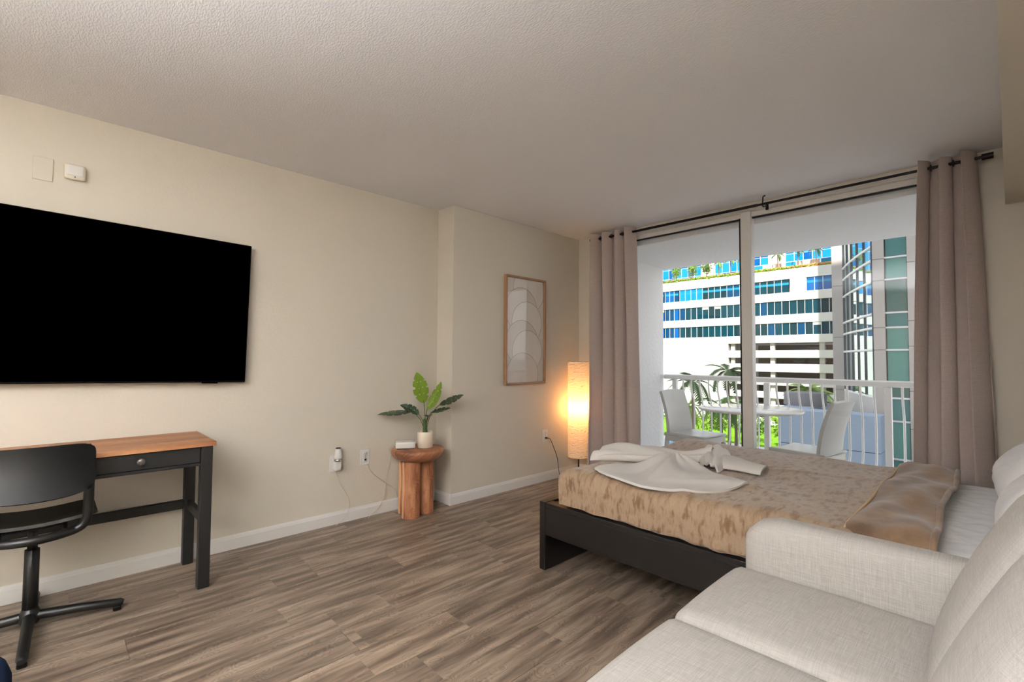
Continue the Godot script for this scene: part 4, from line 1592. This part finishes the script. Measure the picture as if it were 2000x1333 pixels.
# faces +x when turn is 0
func resin_chair(at: Vector3, turn: float, label: String) -> void:
	var t := thing("balcony_chair", label, "chair", at, turn, "white balcony chairs")
	var s := st()
	soft(s, Vector3(0.0, 0.452, 0), Vector3(0.43, 0.035, 0.43), 0.012, 8, func(v: Vector3, p: Vector3) -> Vector3:
		return v + Vector3(0, -0.012 * (1.0 - p.z * p.z) if v.y > 0 else 0.0, 0))
	obj("seat", s, M.resin_white, t)
	s = st()
	for e in [-1.0, 1.0]:
		bar(s, Vector3(-0.20, 0.385, e * 0.208 - 0.011), Vector3(0.20, 0.44, e * 0.208 + 0.011), 0.004)
	bar(s, Vector3(0.19, 0.385, -0.20), Vector3(0.21, 0.44, 0.20), 0.004)
	bar(s, Vector3(-0.21, 0.385, -0.20), Vector3(-0.19, 0.44, 0.20), 0.004)
	obj("seat_rail", s, M.resin_white, t)
	s = st()
	sheet(s, func(u: float, v: float) -> Vector3:
		var w := lerpf(0.205, 0.19, v)
		var a := u * 2.0 - 1.0
		var y := lerpf(0.44, 0.875, v) + 0.012 * (1.0 - a * a) * v
		var x := -0.185 - 0.02 * v - 0.085 * v * v + 0.025 * (a * a) - 0.01
		return Vector3(x, y, a * w), 12, 14, 0.030)
	obj("backrest", s, M.resin_white, t)
	for a in [-1.0, 1.0]:
		for b in [-1.0, 1.0]:
			s = st()
			var x: float = 0.19 * a
			tube(s, [Vector3(x * 1.14, 0.0, 0.215 * b), Vector3(x, 0.40, 0.195 * b)], [0.017, 0.024], 8)
			obj("leg", s, M.resin_white, t)

# ------------------------------------------------------------------ the street outside
func leaf_cloud(c: Vector3, r: Vector3, n: int, size: float, sd: int) -> SurfaceTool:
	var g := RandomNumberGenerator.new()
	g.seed = sd
	var s := st()
	for i in n:
		var d := Vector3(g.randfn(), g.randfn(), g.randfn()).normalized()
		var p := c + d * r * pow(g.randf(), 0.4)
		var a := Vector3(g.randfn(), g.randfn(), g.randfn()).normalized()
		var b := a.cross(d).normalized()
		var l := size * g.randf_range(0.6, 1.3)
		quad(s, p, p + (a + b * 0.5) * l * 0.5, p + a * l, p + (a - b * 0.5) * l * 0.5)
	return s

func shrub(at: Vector3, r: Vector3, n: int, size: float, m: int, sd: int, label: String, group: String) -> void:
	var t := thing("shrub", label, "shrub", at, 0.0, group)
	obj("foliage", leaf_cloud(Vector3(0, r.y + size * 1.35, 0), r, n, size, sd), M["foliage_%d" % m], t)
	var s := st()
	tube(s, [Vector3(0, 0, 0), Vector3(0, r.y, 0)], [r.x * 0.08, r.x * 0.03], 6)
	obj("stem", s, M.palm_bark, t)

var frond_meshes := {}
func frond_mesh(L: float, droop: float) -> ArrayMesh:
	var key := "%.2f %.2f" % [L, droop]
	if frond_meshes.has(key):
		return frond_meshes[key]
	var s := st()
	var n := 16
	var pts := []
	for i in n + 1:
		var u := float(i) / n
		pts.append(Vector3(u * L * (1.0 - 0.25 * droop * u), L * (0.55 * u - (0.55 + droop) * u * u), 0))
	for i in n:
		var a: Vector3 = pts[i]
		var b: Vector3 = pts[i + 1]
		var d := (b - a).normalized()
		var w := L * 0.012
		quad(s, a + Vector3(0, 0, w), b + Vector3(0, 0, w), b - Vector3(0, 0, w), a - Vector3(0, 0, w))
		if i < 2:
			continue
		for sg in [-1.0, 1.0]:
			var ll := L * 0.30 * sin(PI * (0.12 + 0.85 * float(i) / n)) + L * 0.03
			var tip := a + d * ll * 0.75 + Vector3(0, -ll * 0.30, sg * ll * 0.8)
			tri(s, a, b + (b - a) * 0.2, tip)
			tri(s, b + (b - a) * 0.2, a, tip - Vector3(0, 0.004, 0))
	s.generate_normals()
	var m := s.commit()
	frond_meshes[key] = m
	return m

func palm(at: Vector3, h: float, L: float, n: int, m: int, sd: int, label: String, group: String) -> void:
	var t := thing("palm_tree", label, "palm tree", at, 0.0, group)
	var g := RandomNumberGenerator.new()
	g.seed = sd
	var s := st()
	tube(s, [Vector3(0.03 * L, 0, 0), Vector3(0.05 * L, h * 0.5, 0), Vector3(0, h, 0)], [L * 0.09, L * 0.065, L * 0.05], 8)
	obj("trunk", s, M.palm_bark, t)
	for k in n:
		var o := inst("frond", frond_mesh(L, [0.1, 0.45, 0.8][k % 3]), M["foliage_%d" % m], t)
		o.position = Vector3(0, h, 0)
		o.rotation = Vector3(0, TAU * k / n + g.randf_range(-0.25, 0.25), g.randf_range(-0.1, 0.55 - 0.3 * (k % 3)))

func office_building() -> void:
	var z := -80.0
	var t := thing("office_building", "white office building with bands of blue windows above open parking levels", "building", Vector3(-30, -9.0, z))
	var o := -t.position
	var x0 := -62.0
	var x1 := -12.0
	var band := func(called: String, ya: float, yb: float, xa: float, xb: float, zf: float, zb: float, m: Material) -> void:
		var s := st()
		bar(s, o + Vector3(xa, ya, zb), o + Vector3(xb, yb, zf), 0.02)
		obj(called, s, m, t)
	# spandrel bands of the upper floors
	for y in [[13.42, 14.95], [10.12, 11.42], [6.76, 8.05], [3.75, 4.93]]:
		band.call("spandrel", y[0], y[1], x0, x1, z, z - 8.0, M.facade_white)
	band.call("wall_pier", 11.42, 13.42, -22.3, -20.15, z, z - 6.0, M.facade_white)
	band.call("wall_pier", 11.42, 13.42, -16.9, x1, z, z - 6.0, M.facade_white)
	band.call("wall_pier", 4.93, 10.12, -16.6, x1, z, z - 6.0, M.facade_white)
	band.call("core_wall", 4.9, 13.45, x0, x1, z - 1.2, z - 8.0, M.parking_dark)
	# blank wall below, left, and the parking decks
	band.call("blank_wall", -9.0, 3.76, x0, -31.55, z, z - 8.0, M.facade_white)
	for y in [[1.47, 2.62], [-0.72, 0.52], [-2.78, -1.80], [-4.80, -3.78], [-6.9, -5.8], [-9.0, -7.9]]:
		band.call("parking_parapet", y[0], y[1], -31.55, x1, z, z - 0.35, M.facade_white)
		band.call("parking_deck", y[0] - 0.05, y[0] + 0.25, -31.55, x1, z - 0.3, z - 14.0, M.facade_panel)
	band.call("parking_back_wall", -9.0, 3.76, -31.55, x1, z - 13.8, z - 14.2, M.parking_dark)
	for x in [-31.0, -25.0, -18.38]:
		band.call("parking_column", -9.0, 3.76, x - 0.32, x + 0.32, z - 0.5, z - 1.1, M.facade_panel)
	for y in [[2.9, 3.05], [0.9, 1.05]]:
		for x in [-22.0, -19.8]:
			band.call("parked_car_hood", y[0] - 0.1, y[1] + 0.15, x - 0.8, x + 0.8, z - 3.0, z - 6.0, M.mullion_dark)
	# louvres on the blank wall
	for k in 5:
		band.call("louvre", 1.5 + k * 0.42, 1.62 + k * 0.42, -33.6, -32.2, z + 0.04, z - 0.02, M.facade_panel)
	# windows: one mesh for each pane size, shared
	rng.seed = 77
	var rows := [[11.42, 13.42, 0], [8.05, 10.12, 1], [4.93, 6.76, 2]]
	for r in rows:
		var xs := []
		var x := -60.0
		while x < -46.5:
			xs.append([x, 0.98])
			x += 1.03
		for k in 3:
			xs.append([-42.72 + k * 0.87, 0.80])
		for k in 4:
			xs.append([-46.4 + k * 0.87, 0.80])
		x = -39.92
		while x < -22.9:
			xs.append([x, 0.98])
			x += 1.03
		if r[2] == 0:
			for k in 3:
				xs.append([-20.1 + k * 1.05, 1.0])
		else:
			while x < -17.2:
				xs.append([x, 0.98])
				x += 1.03
		for e in xs:
			var blind: bool = r[2] > 0 and rng.randf() < 0.16
			var ya: float = r[0] + 0.04
			var yb: float = r[1] - 0.04 - (0.42 if blind else 0.0)
			var pick := rng.randf()
			var key := "pane_0"
			if e[0] < -40.0:
				key = "pane_4" if pick < 0.6 else "pane_1"
			elif r[2] == 0 and e[0] < -36.8:
				key = "pane_2"
			elif r[2] == 0 and e[0] > -20.5:
				key = "pane_1"
			elif pick < 0.35:
				key = "pane_3"
			elif pick > 0.88:
				key = "pane_4"
			var s := st()
			bar(s, o + Vector3(e[0] - 0.01, ya, z - 0.22), o + Vector3(e[0] + e[1] - 0.02, yb, z - 0.16), 0.0)
			obj("window_pane", s, M[key], t)
			s = st()
			bar(s, o + Vector3(e[0] - 0.055, r[0], z - 0.24), o + Vector3(e[0] + 0.005, r[1], z - 0.12), 0.0)
			obj("window_mullion", s, M.aluminium, t)
			if blind:
				s = st()
				bar(s, o + Vector3(e[0], yb, z - 0.22), o + Vector3(e[0] + e[1], r[1], z - 0.12), 0.0)
				obj("window_blind", s, M.facade_white, t)
			elif r[2] == 0:
				s = st()
				bar(s, o + Vector3(e[0], lerpf(ya, yb, 0.58), z - 0.17), o + Vector3(e[0] + e[1] - 0.02, lerpf(ya, yb, 0.76), z - 0.150), 0.0)
				obj("transom_pane", s, M.pane_cyan, t)
	# roof edge
	band.call("planter", 14.95, 15.45, x0, x1, z - 0.3, z - 2.2, M.terracotta)
	band.call("roof_deck", 14.6, 14.95, x0, x1, z - 0.5, z - 20.0, M.facade_panel)
	var s := leaf_cloud(Vector3.ZERO, Vector3(24.0, 0.16, 0.35), 3600, 0.32, 5)
	var h := obj("roof_hedge", s, M.foliage_1)
	h.position = Vector3(-37, 15.15, z - 0.25)
	h.set_meta("kind", "stuff")
	tag(h, "low green trailing plants along the white office roof edge", "hedge")
	# terrace railing
	var tr := thing("terrace_railing", "white railing on the planted roof terrace of the office building", "railing", Vector3(-22, 15.45, z - 2.4))
	s = st()
	box(s, Vector3(0, 1.0, 0), Vector3(13, 0.09, 0.09), 0.01)
	box(s, Vector3(0, 0.12, 0), Vector3(13, 0.07, 0.07), 0.01)
	obj("rail", s, M.rail_paint, tr)
	for k in 9:
		s = st()
		box(s, Vector3(-6.4 + k * 1.6, 0.5, 0), Vector3(0.1, 1.0, 0.1), 0.01)
		obj("post", s, M.rail_paint, tr)
		if k < 8:
			s = st()
			box(s, Vector3(-5.6 + k * 1.6, 0.56, 0), Vector3(1.4, 0.75, 0.03), 0.0)
			obj("panel", s, M.pane_cyan if k % 3 == 0 else M.facade_panel, tr)
	# plants on the roof
	var k := 0
	for q in [[-41.2, 1.25, 1, "leftmost round shrub in the office roof planter, bright green"], [-38.1, 1.3, 1, "second round bright green shrub in the office roof planter"], [-35.6, 1.15, 0, "darker round shrub beside the thin palms on office roof"]]:
		shrub(Vector3(q[0], 15.45, z - 1.3), Vector3(0.95, q[1], 0.8), 420, 0.34, q[2], int(-q[0] * 10), q[3], "shrubs in the roof planter")
	for q in [[-33.6, 2.3, "first thin roof palm right of the round shrubs"], [-31.6, 2.6, "second thin roof palm left of the window mullion"], [-29.7, 2.2, "thin roof palm nearest the window mullion"], [-24.4, 2.2, "low roof palm beside the white terrace railing"], [-21.6, 2.6, "tallest roof palm above the white terrace railing"], [-19.2, 2.3, "rightmost roof palm beside the pale panelled tower"]]:
		palm(Vector3(q[0], 15.46, z - 1.5), q[1], 1.15, 9, 1 if q[0] < -28 else 0, int(-q[0] * 7), q[2], "palms in the roof planter")

func glass_tower() -> void:
	var z := -104.0
	var t := thing("glass_tower", "white and blue glass tower rising behind the planted roof terrace", "building", Vector3(-40, -9, z))
	var o := -t.position
	var s := st()
	bar(s, o + Vector3(-75, -9, z - 14), o + Vector3(-16, 34, z), 0.02)
	obj("wall", s, M.facade_white, t)
	rng.seed = 5
	for j in 8:
		for i in 36:
			if i % 9 == 0 or (i % 9) == 8:
				continue
			s = st()
			var x := -73.0 + i * 1.55
			var y := 11.6 + j * 2.1
			bar(s, o + Vector3(x, y, z - 0.05), o + Vector3(x + 1.4, y + 1.95, z + 0.06), 0.0)
			obj("window_pane", s, M[["pane_cyan", "pane_2", "pane_1", "pane_cyan"][rng.randi_range(0, 3)]], t)

func curved_tower() -> void:
	var t := thing("curved_tower", "pale panelled tower with curved mirrored glass bay and teal window strip", "building", Vector3(-5, -9, -38))
	var o := -t.position
	var levels := [-9.0, -5.2, -1.06, 2.9, 6.8, 10.8, 15.0, 72.0]  # runs up out of view, tall enough to shade the office
	# panelled piers, one panel for each storey
	var pier := func(xa: float, xb: float, zf: float, zb: float, ys: Array) -> void:
		var s := st()
		bar(s, o + Vector3(xa + 0.03, ys[0], zb + 0.03), o + Vector3(xb - 0.03, ys[-1], zf - 0.03), 0.0)
		obj("pier_core", s, M.facade_joint, t)
		for k in ys.size() - 1:
			s = st()
			bar(s, o + Vector3(xa, ys[k] + 0.02, zb), o + Vector3(xb, ys[k + 1] - 0.02, zf), 0.01)
			obj("panel", s, M.facade_panel, t)
	pier.call(-9.05, -8.28, -42.8, -46.0, levels)
	pier.call(-5.42, -4.86, -35.5, -38.5, [-2.4, 1.79, 3.12, 5.95, 7.25, 11.0, 15.0, 72.0])
	pier.call(-3.80, 1.5, -35.5, -39.0, [-9.0, -6.0, -2.77, -0.6, 2.0, 3.46, 6.88, 11.0, 15.0, 72.0])
	# curved mirrored bay between the piers
	var A := Vector2(-8.28, -42.8)
	var B := Vector2(-5.42, -35.55)
	var curve := func(u: float) -> Vector2:
		var p := A.lerp(B, u)
		var n := Vector2(-(B.y - A.y), B.x - A.x).normalized()
		return p + n * (0.12 * 4.0 * u * (1.0 - u))
	var ys := [-1.06, 1.79, 3.10, 3.95, 5.91, 7.2, 8.06, 11.0, 15.0, 72.0]
	var nu := 5
	for k in ys.size() - 1:
		for i in nu:
			var a: Vector2 = curve.call(float(i) / nu)
			var b: Vector2 = curve.call(float(i + 1) / nu)
			var s := st()
			quad(s, o + Vector3(a.x, ys[k], a.y), o + Vector3(b.x, ys[k], b.y), o + Vector3(b.x, ys[k + 1], b.y), o + Vector3(a.x, ys[k + 1], a.y))
			quad(s, o + Vector3(b.x + 0.05, ys[k], b.y - 0.02), o + Vector3(a.x + 0.05, ys[k], a.y - 0.02), o + Vector3(a.x + 0.05, ys[k + 1], a.y - 0.02), o + Vector3(b.x + 0.05, ys[k + 1], b.y - 0.02))
			obj("bay_pane", s, M.mirror_glass, t)
	for y in ys:
		var s := st()
		var p := []
		for i in 17:
			var q: Vector2 = curve.call(i / 16.0)
			p.append(o + Vector3(q.x - 0.03, y, q.y + 0.01))
		tube(s, p, 0.085, 6)
		obj("transom", s, M.aluminium, t)
	for i in range(0, nu + 1):
		var q: Vector2 = curve.call(float(i) / nu)
		var s := st()
		bar(s, o + Vector3(q.x - 0.065, -1.06, q.y - 0.045), o + Vector3(q.x + 0.025, 72.0, q.y + 0.045), 0.0)
		obj("bay_mullion", s, M.mullion_dark, t)
	# white skirt under the bay
	var s := st()
	sheet(s, func(u: float, v: float) -> Vector3:
		var q: Vector2 = curve.call(u)
		return o + Vector3(q.x, lerpf(lerpf(-2.35, -2.32, u), -1.10, v), q.y), 16, 2, 0.2)
	obj("bay_skirt", s, M.facade_white, t)
	# strip of teal windows
	var ty := [-9.0, -7.0, -4.6, -2.4, -1.05, -0.15, 1.79, 3.12, 4.0, 5.99, 7.3, 9.4, 15.0, 72.0]
	rng.seed = 3
	for k in ty.size() - 1:
		s = st()
		bar(s, o + Vector3(-4.80, ty[k] + 0.05, -35.75), o + Vector3(-3.84, ty[k + 1] - 0.05, -35.68), 0.0)
		obj("window_pane", s, M["teal_glass_%d" % [0, 0, 1, 0, 2, 1, 1, 0, 2, 1, 0, 1, 0][k]], t)
		s = st()
		bar(s, o + Vector3(-4.86, ty[k] - 0.05, -35.78), o + Vector3(-3.80, ty[k] + 0.05, -35.58), 0.0)
		obj("transom", s, M.aluminium, t)
	s = st()
	bar(s, o + Vector3(-4.86, -9, -38.9), o + Vector3(-3.80, 72, -35.9), 0.0)
	obj("strip_core", s, M.mullion_dark, t)
	s = st()
	bar(s, o + Vector3(-9.0, -1.9, -46.0), o + Vector3(1.5, 72, -43.5), 0.0)
	obj("rear_wall", s, M.facade_panel, t)
	# podium below
	var pd := thing("podium", "white windowless podium wall with bluish shade in its colour below the curved glass tower", "building", Vector3(-6.5, -9, -36))
	o = -pd.position
	for y in [[-9.0, -6.6], [-6.57, -4.12], [-4.09, -1.98]]:
		s = st()
		bar(s, o + Vector3(-10.18, y[0], -35.3), o + Vector3(-4.9, y[1], -33.6), 0.02)
		obj("wall_course", s, M.podium_shaded_white, pd)
	s = st()
	bar(s, o + Vector3(-10.6, -9.0, -41.0), o + Vector3(-8.9, -1.98, -35.32), 0.02)
	obj("wall_return", s, M.podium_shaded_white, pd)
	s = st()
	lathe(s, [Vector2(0, -1.1), Vector2(1.25, -1.1), Vector2(1.3, -1.15), Vector2(1.3, -1.98)], 36, o + Vector3(-9.75, 0, -38.0))
	obj("drum_parapet", s, M.roof_grey, pd)

func grounds() -> void:
	var s := st()
	bar(s, Vector3(-140, -9.5, -140), Vector3(80, -9.0, 60), 0.0)
	structure("ground", s, M.paving)
	s = st()
	bar(s, Vector3(-60, -9.0, -79.5), Vector3(-10.2, -8.9, -59.0), 0.0)
	tag(obj("lawn", s, M.grass), "bright green lawn in front of the white office building", "lawn")
	s = st()
	bar(s, Vector3(-30, -9.0, -57.5), Vector3(-10.2, -8.9, -50), 0.02)
	tag(obj("pool", s, M.pool_blue), "strip of pale blue pool water beside the lawn below", "pool")
	s = st()
	bar(s, Vector3(-30, -9.0, -59.0), Vector3(-10.2, -8.88, -57.5), 0.02)
	tag(obj("pool_deck", s, M.paving), "pale paved edge between the lawn and the pool", "paving")
	palm(Vector3(-17.8, -9, -45), 9.0, 2.1, 16, 2, 4, "tall dark palm in front of the blank white office wall", "")
	palm(Vector3(-11.9, -9, -47.5), 7.4, 2.2, 14, 1, 9, "bright green palm in front of the open parking levels", "")
	palm(Vector3(-14.6, -9, -31), 8.6, 1.7, 12, 2, 14, "grey-green palm beside the balcony side wall, behind left chair", "")
	palm(Vector3(-15.0, -9, -36.5), 6.6, 1.9, 13, 0, 24, "low dark palm between the left balcony chair and the table", "")
	palm(Vector3(-18.66, -9, -48.8), 5.7, 2.3, 14, 0, 34, "spreading palm rising just above the balcony table", "")
	palm(Vector3(-23.2, -9, -48.4), 5.2, 2.0, 12, 1, 44, "pale green palm low in front of the blank white wall", "")
	var where := ["right of the window mullion, nearest the podium", "directly below the window mullion", "under the left half of the balcony table", "behind the left balcony chair", "at the far right corner of the lawn", "low against the blank white office wall", "at the back of the lawn under the parking levels"]
	var k := 0
	for p in [[-17.2, -61.0, 1.7, 1], [-21.6, -61.5, 2.0, 0], [-26.2, -61.0, 2.2, 1], [-31.5, -63.0, 2.4, 2], [-15.0, -71.0, 2.0, 0], [-28.0, -73.0, 2.5, 1], [-20.5, -71.0, 2.3, 1]]:
		shrub(Vector3(p[0], -8.9, p[1]), Vector3(p[2], p[2] * 0.62, p[2]), 520, 0.55, p[3], 100 + k, "leafy green garden shrub " + where[k], "garden shrubs on the lawn")
		k += 1

func _ready() -> void:
	rng.seed = 1
	make_materials()
	camera_and_light()
	unseen_globe(Vector3(-0.7, 1.90, 2.2), 0.6, "unseen glowing globe behind the camera, placed to light the room")
	unseen_uplighter(Vector3(-0.28, 0, 1.58), 43.0)
	room()
	balcony()
	office_building()
	glass_tower()
	curved_tower()
	grounds()
	bed()
	sofa()
	curtains()
	television()
	desk()
	desk_chair()
	side_table()
	floor_lamp()
	picture()
	wall_fittings()
	ottoman()
